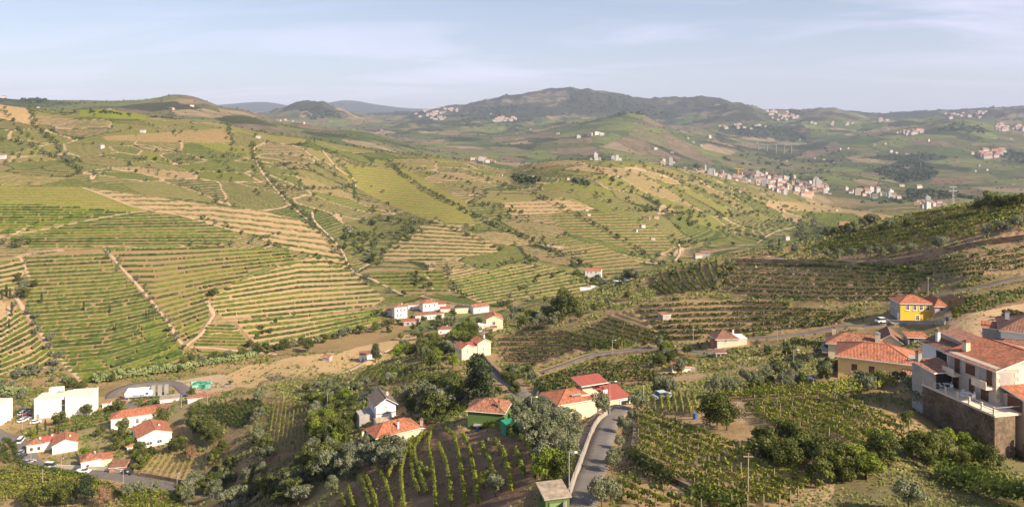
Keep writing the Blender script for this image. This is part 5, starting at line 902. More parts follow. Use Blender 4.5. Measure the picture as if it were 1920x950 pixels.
h = house('white_gabled_house', 705, 792, 24, 'white two storey gabled house with grey brown roof among dark trees'); walls(h, 0, 0, 5.4, 8, -2, 4.6, WHITE, 'y', 1.6); roof(h, 0, 0, 5.4, 8, 4.6, 1.7, 'gable', 'y', m=T_GR, ov=.55); part(h, 'gable_band', [(-.05, -.05, 2.1, 5.45, 0, 2.3)], WOODD); opening(h, (0, 0, 5.4, 8), 'F', 2.3, 3.5, .6, .4); chimney(h, 4.2, 4.5, 4.9, 1.5, .45)
for u in (1.5, 4.5): opening(h, (0, 0, 5.4, 8), 'L', u, 2.9, 1.0, 1.2, 'win')
part(h, 'side_terrace', [(-4, 2, -2, 0, 7, 1.7)], GREYW)
h = house('grey_annex', 707, 806, 24, 'flat roofed grey annex between the tiled house and the white gabled house'); walls(h, 0, 0, 4, 3.5, -1, 1.8, WHITE); roof(h, 0, 0, 4, 3.5, 1.8, .5, 'gable', 'x', m=MOSSR, ov=.2)
h = house('red_chimney_shed', 785, 815, 10, 'little shed with a thick tiled chimney right of the tiled house', cat='shed'); walls(h, 0, 0, 3.5, 2.5, -1, 1.6, GREYW); roof(h, 0, 0, 3.5, 2.5, 1.6, .5, 'mono', 'x', m=T_RED, ov=.15); chimney(h, .7, 1, 1.7, 1.5, .7, GREYW, T_OR)
# --- mid distance houses
def simple(nm, px, py, yaw, w, d, hh, wm, rm, lab, kind='gable', ax='x', rise=None, wins=(), ch=None, cat='house', ov=.3, grp=None):
    h = house(nm, px, py, yaw, lab, cat, group=grp); rise = rise if rise is not None else min(w, d)*.22
    walls(h, 0, 0, w, d, -2, hh, wm, ax if kind == 'gable' else None, rise); roof(h, 0, 0, w, d, hh, rise, kind, ax, ov, rm)
    for face, u, z, ww, wh in wins: opening(h, (0, 0, w, d), face, u, z, ww, wh, 'shut' if ww > .9 and wm is WHITE and w < 9 else 'win')
    if ch: chimney(h, ch[0], ch[1], hh+.2, 1.5, .6, wm)
    return h
h = simple('cream_farmhouse', 866, 676, 30, 4.6, 5.4, 4.3, CREAM, T_OR, 'cream farmhouse with three joined orange roofs on the wooded spur', ax='y', rise=1.2, wins=[('F', 1.9, 2.6, .6, .8), ('L', 1.2, 2.4, .6, .9), ('L', 3.4, 2.4, .6, .9)])
walls(h, 4.6, 2.5, 8, 6, -2, 3.6, CREAM); roof(h, 4.6, 2.5, 8, 6, 3.6, .8, 'mono', 'x', m=T_RED); walls(h, 7.5, 2.2, 12.8, 7.5, -2, 4.6, CREAM, 'y', 1.1); roof(h, 7.5, 2.2, 12.8, 7.5, 4.6, 1.2, 'gable', 'y', m=T_OR); chimney(h, 12, 6, 5, 1.2); opening(h, (7.5, 2.2, 12.8, 7.5), 'F', 2, 1.8, .6, .8)
h = simple('cream_gabled_house', 912, 621, 8, 7.6, 8, 5.6, CREAM, T_OR, 'cream gabled house with flat lean-to at the bend of the lane', ax='y', rise=1.6, wins=[('F', 2.8, 3.0, 1.3, 1.3)]); walls(h, -3.6, -1.2, 1.5, 3, -2, 3.0, CREAM); part(h, 'parapet', [(-3.7, -1.3, 3.0, 1.6, 3.1, 3.3)], WHITE); roof(h, 0, -2.6, 4.4, -.05, 2.1, .5, 'mono', 'x', m=T_BR); opening(h, (-3.6, -1.2, 1.5, 3), 'F', 1.2, .9, 1.0, .9)
simple('white_cottage', 675, 678, 16, 6.6, 5.2, 3.8, WHITE, T_BR, 'white cottage with brown roof alone in the dry grass field', wins=[('F', 1.2, 1.2, .7, .9), ('F', 3.0, 1.2, .7, .9), ('L', 2.4, 2.0, .6, .6)])
simple('stone_ruin', 604, 676, -20, 4.5, 3, 2.2, GREYW, T_OLD, 'low brick shed with red roof at the edge of the dry field', 'mono', cat='shed')
for a in [('village_manor', 740, 598, 25, 9, 8, 8, WHITE, T_OLD, 'tall white village house with brown hip roof at the left of the village', 'hip', 'y', 1.5, [('F', 1.5, 5, 1, 1.4), ('F', 4, 5, 1, 1.4), ('F', 6.5, 5, 1, 1.4), ('L', 2, 5, 1, 1.4), ('L', 5, 5, 1, 1.4), ('F', 1.5, 1.8, 1, 1.4), ('F', 4, 1.8, 1, 1.4)]),
          ('village_house', 793, 585, 24, 11, 9, 6, WHITE, T_OR, 'white village house with bright orange hip roof, highest in the village', 'hip', 'x', 1.8, [('F', 1.5, 3.5, 1, 1.4), ('F', 4.5, 3.5, 1, 1.4), ('F', 8, 3.5, 1, 1.4), ('L', 3, 3.5, 1, 1.4)]),
          ('village_house', 779, 604, 20, 15, 6, 4.5, WHITE, T_BR, 'long low white village house with a brown roof in the middle', 'gable', 'x', 1.5, [('F', 2+i*2.6, 1.8, .9, 1.2) for i in range(5)]),
          ('village_shed', 757, 611, 14, 10, 5, 2.8, GREYW, T_RED, 'open farm shed with grey and red sheet roof below the village', 'mono', 'x', .8, [('F', 2, .5, 1.5, 1.8), ('F', 5, .5, 1.5, 1.8)]),
          ('village_house', 725, 592, 15, 6, 5, 4, WHITE, T_OLD, 'smallest white village house at the left end behind a palm', 'hip', 'x', 1.0, []), ('village_house', 765, 580, 10, 8, 4, 3.2, WHITE, T_OLD, 'white walled yard building between the manor and the orange roof', 'mono', 'x', .6, [('F', 2, 1, 1, 1)]),
          ('village_annex', 813, 580, 15, 9, 6, 3.4, WHITE, T_RED, 'low annex with a red sheet roof right of the village', 'mono', 'x', 1.0, []), ('village_annex', 826, 586, 15, 7, 4, 2.6, BEIGE, T_RED, 'lower reddish annex stepping down from the village', 'mono', 'x', .8, []),
          ('village_annex', 822, 596, 20, 4, 4, 3, WHITE, T_OLD, 'tiny white hut with a brown roof right of the long house', 'hip', 'x', .8, []), ('dark_roofed_house', 854, 588, 12, 9, 6, 4, CREAM, T_DK, 'cream house with a dark grey roof right of the village', 'hip', 'x', 1.3, []),
          ('white_barn', 888, 588, 28, 12, 7, 4.2, WHITE, T_OLD, 'white barn with a long tan roof right of the village', 'gable', 'x', 1.8, [('F', 4, 1.6, 1, 1)]), ('brown_roof_cottage', 822, 627, 12, 8, 6, 3.0, WHITE, T_BR, 'white cottage with brown hip roof half hidden by trees', 'hip', 'x', 1.4, [('F', 1, .8, 1, 1)]),
          ('white_farm', 1097, 517, -14, 14, 7, 5, WHITE, T_OR, 'white farm with orange roof at the foot of the striped slope', 'gable', 'x', 1.8, [('F', 2, 2.8, 1, 1.2), ('F', 5, 2.8, 1, 1.2), ('F', 9, 2.8, 1, 1.2), ('F', 11.5, .5, 1, 1.8)]),
          ('long_tiled_house', 208, 806, 26, 17, 7.5, 4.4, WHITE, T_OR, 'long white house with orange tiled roof and rounded left gable', 'hip', 'x', 1.8, [('F', 5, 1.5, 1.4, 1.1), ('F', 9, 1.2, .9, 1.8), ('L', 2, 1, 1, 1.2)]), ('brown_tiled_house', 268, 790, 26, 11, 7, 3.6, WHITE, T_BR, 'white house with brown roof joined behind the long tiled house', 'gable', 'x', 1.6, [('F', 3, 1.3, 1.1, 1)]),
          ('orange_roofed_house', 258, 842, 34, 11.5, 12.5, 4.0, WHITE, T_OR, 'white house under a very large plain orange gable roof', 'gable', 'y', 1.9, [('F', 3, .8, 1.8, 1.1), ('F', 6.5, .8, 1.6, 1.1)]), ('garden_house', 152, 884, 32, 6, 6.5, 3.4, WHITE, T_OLD, 'white garden house with a reddish hip roof beside the valley road', 'hip', 'y', 1.6, [('F', 1.5, .8, 1, 1.2)]),
          ('garden_annex', 180, 876, 25, 4.8, 4, 2.4, CREAM, T_OR, 'cream annex with orange roof and white chimney on the lawn', 'mono', 'x', .8, []), ('terrace_roof_shed', 205, 886, 10, 5, 4, 1.8, TERRA, T_BR, 'low shed with faded pink roof behind the roadside wall', 'mono', 'x', .8, []),
          ('left_terraced_house', 50, 850, 22, 5.5, 5, 3.2, WHITE, T_OLD, 'leftmost white terraced house with tan hip roof at the road bend', 'hip', 'x', 1.2, [('F', 1, .8, 1, 1.2), ('F', 3.4, .8, 1, 1.2)]), ('red_roofed_house', 73, 845, 22, 5.6, 5, 3.2, WHITE, T_RED, 'white terraced house with a dark red roof between its neighbours', 'gable', 'x', 1.2, []),
          ('stepped_roof_house', 98, 852, 30, 8, 9, 3.2, WHITE, T_OR, 'white terraced house with stepped orange roofs and dormer', 'gable', 'y', 1.7, []), ('pump_hut', 192, 765, 10, 3, 2.4, 2.2, WHITE, T_OR, 'tiny white hut with an orange roof by the white hall gate', 'mono', 'x', .4, []), ('tool_hut', 238, 845, 10, 1.6, 1.4, 1.8, WHITE, T_OR, 'tiny garden hut left of the orange roofed house', 'gable', 'x', .5, []),
          ('sports_pavilion', 300, 764, 18, 7, 5, 3.4, WHITE, MOSSR, 'white pavilion with a grey flat roof beside the sports court', 'mono', 'x', .2, []), ('red_long_shed', 352, 757, 15, 12, 3, 2.2, WHITE, T_OLD, 'long low shed with reddish roof behind the knoll', 'mono', 'x', .5, [])]:
    nm, px_, py_, yw, w_, d_, hh_, wm_, rm_, lb_, kd, ax_, rs_, wn_ = a; simple(nm, px_, py_, yw, w_, d_, hh_, wm_, rm_, lb_, kd, ax_, rs_, wn_, ch=(w_*.7, d_*.5) if kd != 'mono' and w_ > 5 else None, grp=None)
# --- white hall and warehouse
h = house('white_hall', 64, 787, 12, 'large windowless white hall with flat roof and recessed glazed entrance', 'building'); h.scale = (.88, .7, 1.22); walls(h, 0, 0, 11.5, 12, -2, 7.2, WHITE); walls(h, 11.5, 1.6, 13.5, 13, -2, 7.25, WHITE); walls(h, 13.5, .3, 25, 14, -2, 7.4, WHITE); part(h, 'roof', [(.3, .3, 7.2, 11.3, 11.8, 7.3), (11.4, 1.5, 7.25, 13.6, 13, 7.37), (13.8, .6, 7.4, 24.8, 13.8, 7.5)], FLATR)
walls(h, 3, 12, 9, 16, 0, 8.4, WHITE); part(h, 'roof', [(3.2, 12.2, 8.4, 8.8, 15.8, 8.5)], FLATR); part(h, 'glazing', [(11.6, 1.5, 2.2, 13.4, 1.59, 6.2)], GLASS); part(h, 'window', [(11.5, 1.42, 4.2, 13.5, 1.5, 4.35)], METAL); part(h, 'plinth', [(-.05, -.06, -2, 11.55, 0, .5), (13.45, .54, -2, 25.05, .6, .5)], GREYW); part(h, 'roof_vents', [(8, 8.5, 7.3, 9, 9.3, 8.1), (9.5, 9, 7.3, 10.2, 9.8, 7.9)], METAL)
part(h, 'forecourt', [(-6, -7, -2, 26, -.1, -.25)], CONC); part(h, 'parapet', [(-.08, -.08, 7.05, 11.5, .12, 7.55), (13.5, .2, 7.25, 25.1, .42, 7.75), (24.9, .42, 7.25, 25.1, 14, 7.75)], FLATR)
for x_ in (2.9, 5.8, 8.7): part(h, 'panel_joint', [(x_, -.012, .5, x_+.06, .02, 7.0)], GREYW)
for x_ in (16.4, 19.3, 22.2): part(h, 'panel_joint', [(x_, .288, .5, x_+.06, .32, 7.2)], GREYW)
opening(h, (0, 0, 25, 14), 'F', 1.0, -.2, 1.2, 2.1, 'door', METAL); part(h, 'loading_door', [(20.0, .24, -.2, 22.8, .3, 2.6)], METAL); part(h, 'downpipe', [(11.3, -.1, 0, 11.42, 0, 7.2), (24.7, .2, 0, 24.82, .3, 7.3)], METAL)
h = house('white_warehouse', -50, 806, 4, 'white warehouse cut by the left edge with parked cars beside it', 'building'); walls(h, 0, 0, 8.5, 12, -2, 8.8, WHITE); part(h, 'roof', [(.2, .2, 8.8, 8.3, 11.8, 8.95)], FLATR); walls(h, 3.5, -3, 8, 0, -2, 5.5, WHITE); part(h, 'annex_roof', [(3.6, -2.9, 5.5, 7.9, -.05, 5.62)], CONC); opening(h, (3.5, -3, 8, 0), 'F', .9, 3.6, 1, .9); opening(h, (3.5, -3, 8, 0), 'F', 2.5, 3.6, 1, .9); opening(h, (3.5, -3, 8, 0), 'F', .3, -.4, 3.8, 2.0, 'dark')
# --- gas tanks
h = house('gas_tank_station', 226, 752, 14, 'two long white horizontal gas tanks with three grey cooling towers on a kerbed pad', 'gas tanks', dz=.1); part(h, 'pad', [(-1, -2.5, -.5, 21, 7.5, .15)], CONC)
def tank(y, zr, x0=1, x1=13.5, r=1.5):
    V, Fc = [], []; n = 20
    for x, q in ((x0, .05), (x0+.25, .6), (x0+.8, .95), (x0+1.2, 1), (x1-1.2, 1), (x1-.8, .95), (x1-.25, .6), (x1, .05)):
        for k in range(n): V.append((x, y+math.cos(k*2*math.pi/n)*r*q, zr+math.sin(k*2*math.pi/n)*r*q))
    for j in range(7): Fc += [(j*n+k, j*n+(k+1) % n, (j+1)*n+(k+1) % n, (j+1)*n+k) for k in range(n)]
    t = link('tank', mesh('tank', V, Fc, PLAST, smooth=True), h); part(t, 'support', [(x0+2, y-1, .15, x0+2.4, y+1, zr-1.2), (x1-2.4, y-1, .15, x1-2, y+1, zr-1.2)], CONC); return t
t1 = tank(1.2, 2.3); tank(5.0, 2.6)
for x_ in (12.6, 15.4, 18.2):
    c_ = part(h, 'cooling_tower', [(x_, 2.2, .15, x_+1.6, 3.8, 5.2)], METAL); part(c_, 'slat', [(x_-.04, 2.14, .5+k*.45, x_+1.64, 2.2, .7+k*.45) for k in range(10)], GREYW)
def text(s, size, m, root, loc, rot, nm='lettering'):
    cu = bpy.data.curves.new(nm, 'FONT'); cu.body = s; cu.size = size; cu.extrude = .01; cu.materials.append(m); o = bpy.data.objects.new(nm, cu); COL.objects.link(o); bpy.context.view_layer.update(); me = bpy.data.meshes.new_from_object(o); bpy.data.objects.remove(o); o = link(nm, me, root, loc=loc); o.rotation_euler = rot; return o
text('naturgas', 1.5, mat('blue_lettering', (.05, .12, .35), .5), t1, (5.0, -.36, 1.9), (math.radians(90), 0, 0)); part(t1, 'blue_emblem', [(10.6, -.33, 2.2, 11.9, -.29, 3.2)], MATS['blue_lettering'])
for i, (x_, y_) in enumerate([(-1, -2), (-1, 0), (-1, 2), (-1, 4), (3, -2.7), (7, -2.7), (11, -2.7), (15, -2.7), (20.8, -2.7), (21, 0), (21, 3)]):
    P = loc_(h, x_, y_, .15); v, f = boxes([(-.3, -.3, -.3, .3, .3, .75), (-.2, -.2, .75, .2, .2, .9)]); link('red_bollard', mesh('red_bollard', v, f, REDP), loc=P, label=f'red concrete bollard, {ordw(i+1)} around the edge of the gas tank pad', cat='bollard', group='red bollards round the gas tanks')
# sports court
P = [Vector(((x_-CX)/F*d_, d_, 0)) for x_, d_ in ((322, 322), (374, 330), (384, 350), (338, 342))]; zc_ = -121.2; v = [(p.x, p.y, zc_) for p in P]+[(p.x, p.y, zc_-2) for p in P]
ct = link('sports_court', mesh('sports_court', v, [(0, 1, 2, 3), (1, 0, 4, 5), (2, 1, 5, 6), (3, 2, 6, 7), (0, 3, 7, 4)], mat('court_red', (.50, .13, .10), .8, .05)), label='red and green sports court behind the knoll', cat='sports court')
c0 = sum((Vector(q) for q in v[:4]), Vector())/4; link('playing_surface', mesh('playing_surface', [c0+(Vector(q)-c0)*.62+Vector((0, 0, .02)) for q in v[:4]], [(0, 1, 2, 3)], mat('court_green', (.30, .42, .24), .8, .05)), ct)
# tarpaulins, greenhouse, cars, bins
for i in range(16):
    P = hit(364+(i % 4)*9+rng.uniform(-3, 3), 719+(i//4)*2.6+rng.uniform(-1, 1)); a = rng.uniform(.8, 1.7); v, f = boxes([(-a, -a*.7, -.2, a, a*.7, rng.uniform(.7, 1.5))]); v = [(q[0]+rng.uniform(-.3, .3), q[1]+rng.uniform(-.3, .3), q[2]) for q in v]
    link('covered_pallet', mesh('covered_pallet', v, f, TARP if i % 3 else mat('faded_tarpaulin', (.25, .45, .36), .7)), loc=P, rz=rng.uniform(0, 3), label=f'stack under turquoise tarpaulin on the gravel yard, {ordw(i+1)} from the back left', cat='pallet', group='tarpaulin covered stacks on the gravel yard')
for i, (x_, y_, w_) in enumerate([(1088, 543, 14), (1108, 540, 14), (1130, 536, 12), (1150, 532, 10), (1170, 529, 8)]):
    P = hit(x_, y_); V, Fc = [], []
    for xx in (0, w_):
        for k in range(9): a = math.pi*k/8; V.append((xx, math.cos(a)*3, math.sin(a)*2.2))
    Fc = [(k, k+1, k+10, k+9) for k in range(8)]+[tuple(range(9)), tuple(range(17, 8, -1))]
    link('greenhouse', mesh('greenhouse', V, Fc, mat('greenhouse_film', (.62, .62, .60), .4, .08)), loc=P, rz=-.15, label=f'low white film greenhouse, {ordw(i+1)} from the left along the near slope edge', cat='greenhouse', group='film greenhouses in a line')
def car(px, py, yaw, col, lab, L_=4.2, kind='car', at=None):
    t = link('parked_'+kind, None, loc=at or hit(px, py)+Vector((0, 0, .06)), rz=math.radians(yaw), label=lab, cat=kind); hi_ = 1.45 if kind != 'van' else 1.9; m_ = mat('car_paint_'+lab.split()[0], col, .3, .03, spec=.6)
    def prism(pr, w0, w1):
        n = len(pr); V = [(x, -w0 if z < .9 else -w1, z) for x, z in pr]+[(x, w0 if z < .9 else w1, z) for x, z in pr]; return V, [tuple(range(n)), tuple(range(2*n-1, n-1, -1))]+[(i, i+n, (i+1) % n+n, (i+1) % n) for i in range(n)]
    a = L_/2
    body = [(-a, .35), (-a, .75), (-a*.9, .88), (a*.45, .9), (a*.9, .78), (a, .6), (a, .35)]; V, Fc = prism(body, .85, .82); link('body', mesh('body', V, Fc, m_), t)
    cab = {'car': [(-a*.85, .88), (-a*.62, hi_), (a*.12, hi_), (a*.5, .9)], 'van': [(-a*.97, .88), (-a*.93, hi_), (a*.35, hi_), (a*.7, .9)], 'pickup': [(-a*.1, .88), (-a*.02, hi_), (a*.35, hi_), (a*.6, .9)]}[kind]
    V, Fc = prism(cab, .78, .66); c = link('cabin', mesh('cabin', V, Fc, GLASS), t); (x0, _), (x1, zt), (x2, _), _ = cab; part(c, 'cabin_roof', [(x1, -.66, zt, x2, .66, zt+.05)], m_)
    for wx in (-a*.62, a*.62):
        for wy in (-.86, .72):
            V = [(wx+math.cos(k*.524)*.32, wy+s*.16, .32+math.sin(k*.524)*.32) for s in (0, 1) for k in range(12)]; link('wheel', mesh('wheel', V, [tuple(range(12)), tuple(range(23, 11, -1))]+[(k, (k+1) % 12, 12+(k+1) % 12, 12+k) for k in range(12)], BLK), t)
WH, SI, BK, BLc = (.78, .78, .78), (.35, .36, .38), (.04, .04, .045), (.06, .09, .16)
car(1656, 605, 10, (.8, .8, .8), 'white car parked on the road left of the yellow house'); car(1507, 718, 8, BLc, 'blue dark car half hidden below the pale yellow houses'); car(40, 850, 100, SI, 'silver car parked on the roadside at the terraced houses'); car(42, 857, 95, BK, 'black car behind the silver one at the road bend'); car(39, 828, 105, WH, 'white van parked highest on the valley road bend', kind='van', L_=4.8)
car(96, 876, -5, (.79, .79, .79), 'white van by the gate on the valley road', kind='van', L_=4.5); car(156, 885, -3, WH, 'white pickup parked in front of the garden house', kind='pickup', L_=4.8); car(240, 888, -20, BK, 'black car at the end of the garden wall'); car(67, 793, 30, WH, 'white car parked at the corner of the white hall'); car(55, 868, 60, SI, 'grey car beside the garden gate at the road bend')
for i in range(7): car(43+(i % 2)*5, 771+i*3.2, 60, [BK, SI, WH, REDP and (.5, .05, .04)][i % 4], f'{["black", "silver", "pale", "red"][i % 4]} car in the hall car park, {ordw(i+1)} from the back')
car(1075, 768, 20, (.45, .55, .60), 'light covered car by the carport railing', at=hit(1245, 748)+Vector((0, 0, .1)))
for px_, py_, lab in ((895, 808, 'blue barrel left of the green house'), (1303, 785, 'blue barrel in the upright rows'), (1776, 601, 'blue barrel right of the yellow house')):
    V = [(math.cos(k*.628)*.3*(1+.08*(j % 2)), math.sin(k*.628)*.3*(1+.08*(j % 2)), j*.3) for j in range(4) for k in range(10)]; link('barrel', mesh('barrel', V, [(j*10+k, j*10+(k+1) % 10, j*10+10+(k+1) % 10, j*10+10+k) for j in range(3) for k in range(10)]+[tuple(range(30, 40))], BLUEP), loc=hit(px_, py_), label=lab, cat='barrel')
# --- poles and street lamps
def pole(px, py, hpx, lamp, lab, dxl=1.2):
    P = hit(px, py); dxl = dxl*min(1, P.y/150); hh = max(4.5, min(9.5, hpx/F*P.y)); t = link('street_lamp' if lamp else 'utility_pole', None, loc=P, label=lab, cat='street lamp' if lamp else 'pole'); V = [(math.cos(k*.785)*r_, math.sin(k*.785)*r_, z) for z, r_ in ((-.5, min(.12, P.y*.0009)), (hh, min(.08, P.y*.0006))) for k in range(8)]
    link('post', mesh('post', V, [(k, (k+1) % 8, 8+(k+1) % 8, 8+k) for k in range(8)]+[tuple(range(8, 16))], CONC), t)
    if lamp: part(t, 'arm', [(min(0, dxl), -.03, hh-.1, max(0, dxl), .03, hh-.04)], METAL); part(t, 'lamp_head', [(min(dxl, dxl*1.5), -.12, hh-.12, max(dxl, dxl*1.5), .12, hh+.02)], PLAST)
    else: part(t, 'crossarm', [(-.5, -.05, hh-.4, .5, .05, hh-.3)], WIRE)
for a in [(1143, 776, 62, 1, 'tall grey street lamp in front of the cream house with the red roof', 1.0), (1206, 772, 50, 0, 'wooden pole standing in the vineyard rows by the carport'), (996, 797, 54, 1, 'street lamp behind the olives left of the cream house', .9), (1067, 925, 70, 1, 'street lamp beside the steep road near the green garage', 1.1), (1403, 932, 76, 0, 'wooden pole in the middle of the sloping vineyard'),
          (1874, 553, 0, 0, ''), (1740, 556, 38, 0, 'pole behind the yellow house roof'), (1622, 598, 36, 0, 'pole at the bend left of the yellow house'), (1859, 524, 30, 0, 'pole on the upper road near the right edge'), (1370, 643, 33, 0, 'pole beside the road above the beige house') if 0 else (1300, 643, 33, 0, 'pole on the forecourt left of the beige house'), (1148, 664, 26, 1, 'street lamp by the long clipped hedge', .8), (1488, 692, 26, 1, 'street lamp in the dry bank below the low hedge', .8),
          (592, 755, 24, 1, 'street lamp left of the white gabled house', .6), (614, 763, 20, 0, 'short pole right of that lamp on the bank'), (660, 752, 22, 1, 'street lamp on the bank behind the white gabled house', -.8), (760, 748, 26, 0, 'thin pole on the dry bank beyond the white gabled house'), (584, 875, 30, 1, 'street lamp among the olives at the bottom', .8), (908, 645, 42, 0, 'pole at the lane below the cream gabled house'), (231, 912, 30, 1, 'street lamp at the bend beyond the garden wall', -.6),
          (115, 883, 22, 1, 'street lamp beside the white van', .6), (58, 870, 26, 0, 'pole in front of the terraced houses'), (80, 908, 30, 0, 'pole in the dense corner vineyard'), (332, 912, 24, 1, 'street lamp at the foot of the staked rows', .5), (62, 785, 40, 0, 'white flag mast at the hall corner'), (42, 808, 40, 0, 'white mast at the warehouse gate'), (389, 758, 20, 0, 'pole right of the sports court'), (340, 765, 26, 0, 'lighting mast left of the sports court'), (1733, 700, 28, 0, 'pole between the yellow house and the stone house'), (1457, 640, 12, 0, 'short roadside pole left of the pale houses'), (532, 755, 20, 0, 'pole at the top of the upright rows')]:
    if a[2]: pole(*a)
# lattice tower
P = hit(1787, 392, 200); D_ = 900.0; P = Vector(((1787-CX)/F*D_, D_, float(gz((1787-CX)/F*D_, D_)))); top = (HY-349)/F*D_; t = link('lattice_mast', None, loc=P, label='steel lattice pylon rising beyond the right crest', cat='pylon'); hh = top-P.z; bars = []
def bar(a, b, w, V, Fc):
    a, b = Vector(a), Vector(b); d = (b-a).normalized(); u = d.orthogonal().normalized()*w; q = d.cross(u); k = len(V); V += [a+u, a+q, a-u, a-q, b+u, b+q, b-u, b-q]; Fc += [(k+i, k+(i+1) % 4, k+4+(i+1) % 4, k+4+i) for i in range(4)]
V, Fc = [], []; n = 12
for j in range(n):
    z0_, z1_ = hh*j/n, hh*(j+1)/n; r0_, r1_ = 2.4*(1-j/n)+.5, 2.4*(1-(j+1)/n)+.5
    for s in range(4):
        a, b = s*math.pi/2+.78, (s+1)*math.pi/2+.78; bar((math.cos(a)*r0_, math.sin(a)*r0_, z0_), (math.cos(a)*r1_, math.sin(a)*r1_, z1_), .14, V, Fc); bar((math.cos(a)*r0_, math.sin(a)*r0_, z0_), (math.cos(b)*r1_, math.sin(b)*r1_, z1_), .09, V, Fc)
link('lattice', mesh('lattice', V, Fc, METAL), t); part(t, 'crossarm', [(-5, -.2, hh*.88, 5, .2, hh*.9), (-4, -.2, hh*.97, 4, .2, hh*.99)], METAL)
# ------------------------------------------------------------------ town, villages, lone houses far off
def farhouse(v_, wm, rm, flat=False):
    w, d, h_ = [(1, .7, .55), (1.1, .6, .5), (.9, .8, .75), (1.3, .6, .45)][v_ % 4]
    if flat: v, f = boxes([(-w/2, -d/2, -.6, w/2, d/2, h_*1.9), (-w*.3, -d*.3, h_*1.9, w*.1, d*.2, h_*2.2)]); return mesh('house', v, f, [wm])
    v = boxv(-w/2, -d/2, -.6, w/2, d/2, h_)+[(-w*.54, -d*.56, h_*.97), (w*.54, -d*.56, h_*.97), (w*.54, d*.56, h_*.97), (-w*.54, d*.56, h_*.97), (-w*.42, 0, h_+d*.27), (w*.42, 0, h_+d*.27)]
    return mesh('house', v, [BF[2], BF[3], BF[4], BF[5], (8, 9, 13, 12), (10, 11, 12, 13), (9, 10, 13), (11, 8, 12)], [wm, rm], [0]*4+[1]*4)
FRm = mat('far_orange_roof', (.36, .17, .11), .9, .3, .2); FBm = mat('far_brown_roof', (.30, .17, .12), .9, .3, .2); FWm = mat('far_white_wall', (.50, .48, .46), .9, .15, .1); FCm = mat('far_cream_wall', (.44, .36, .28), .9, .15, .1)
FP = [farhouse(i, FWm if i != 3 else FCm, FRm if i % 2 else FBm) for i in range(6)]; FF = [farhouse(i, FWm if i else FCm, None, True) for i in range(3)]
SPOTS = []
def cluster(poly, n, s0, s1, where, fl_=.15):
    P = pl(poly); xs = [q[0] for q in P]; ys = [q[1] for q in P]; k = 0; g = 0
    while k < n and g < 4000:
        g += 1; x = rng.uniform(min(xs), max(xs)); y = rng.uniform(min(ys), max(ys))
        if inpoly(np.array([x]), np.array([y]), P)[0]: k += 1; SPOTS.append((x, y, rng.uniform(s0, s1), where, rng.uniform() < fl_))
cluster('1300,318 1345,322 1400,326 1440,328 1480,336 1540,344 1555,352 1548,362 1480,362 1440,356 1390,350 1340,338 1300,328', 165, 14, 24, 'in the river town', .2)
cluster('1440,352 1490,356 1550,358 1560,366 1520,370 1450,366', 34, 12, 20, 'on the lower edge of the town', .1); cluster('1586,356 1640,360 1680,366 1690,374 1640,374 1590,368', 22, 12, 24, 'by the river right of the town', .4); cluster('1715,374 1760,378 1790,392 1760,400 1720,388', 26, 10, 18, 'in the suburb behind the crest', .2)
cluster('1560,434 1572,431 1604,436 1600,441 1560,440', 12, 9, 13, 'in the hamlet below the crest', 0); cluster('1240,303 1262,303 1270,310 1240,312', 6, 16, 26, 'above the upper end of the town', .4); cluster('1108,298 1180,301 1180,304 1108,303', 12, 16, 26, 'behind the rounded hilltop', .7); cluster('880,300 930,302 930,306 880,305', 8, 14, 24, 'behind the middle slope', .6)
DOTS = [(60, 203, 16), (72, 203, 12), (8, 182, 22), (535, 226, 34), (522, 227, 26), (548, 228, 24), (322, 206, 22), (360, 200, 18), (570, 232, 14), (715, 245, 16), (652, 428, 8), (658, 434, 7), (268, 248, 10), (190, 278, 9), (6, 297, 9), (484, 259, 10), (1104, 404, 6), (1212, 410, 10), (1230, 409, 8), (1192, 434, 6), (1205, 426, 9), (1224, 449, 7), (1340, 479, 0),
        (1322, 481, 14), (1308, 484, 12), (1474, 450, 11), (1520, 420, 8), (1526, 419, 6), (1568, 395, 8), (1155, 332, 8), (1178, 372, 7), (1100, 395, 6), (1388, 361, 10), (1085, 259, 34), (1118, 253, 46), (1106, 255, 40), (1128, 254, 34), (1046, 252, 26), (995, 243, 20), (1228, 280, 28), (1300, 268, 26), (1330, 259, 34), (1290, 260, 18), (1315, 274, 22), (970, 240, 12), (1260, 287, 20), (1640, 273, 24), (1660, 271, 22), (1740, 265, 26),
        (1670, 286, 30), (1680, 288, 24), (1700, 290, 20), (1545, 300, 18), (1528, 298, 20), (1563, 306, 14), (1575, 281, 22), (1590, 279, 22), (1850, 320, 20), (1835, 312, 16), (1828, 322, 18), (1896, 262, 28), (1905, 262, 22), (1690, 350, 24), (1722, 353, 30), (1900, 347, 14), (1475, 303, 12), (1420, 268, 16), (1450, 322, 10), (1500, 262, 16), (940, 330, 6), (1065, 337, 6), (1000, 332, 5), (905, 306, 12), (1285, 316, 16)]
for x_, y_, s in DOTS:
    if s: SPOTS.append((x_, y_, s, None, s > 30))
far_n = len(SPOTS)
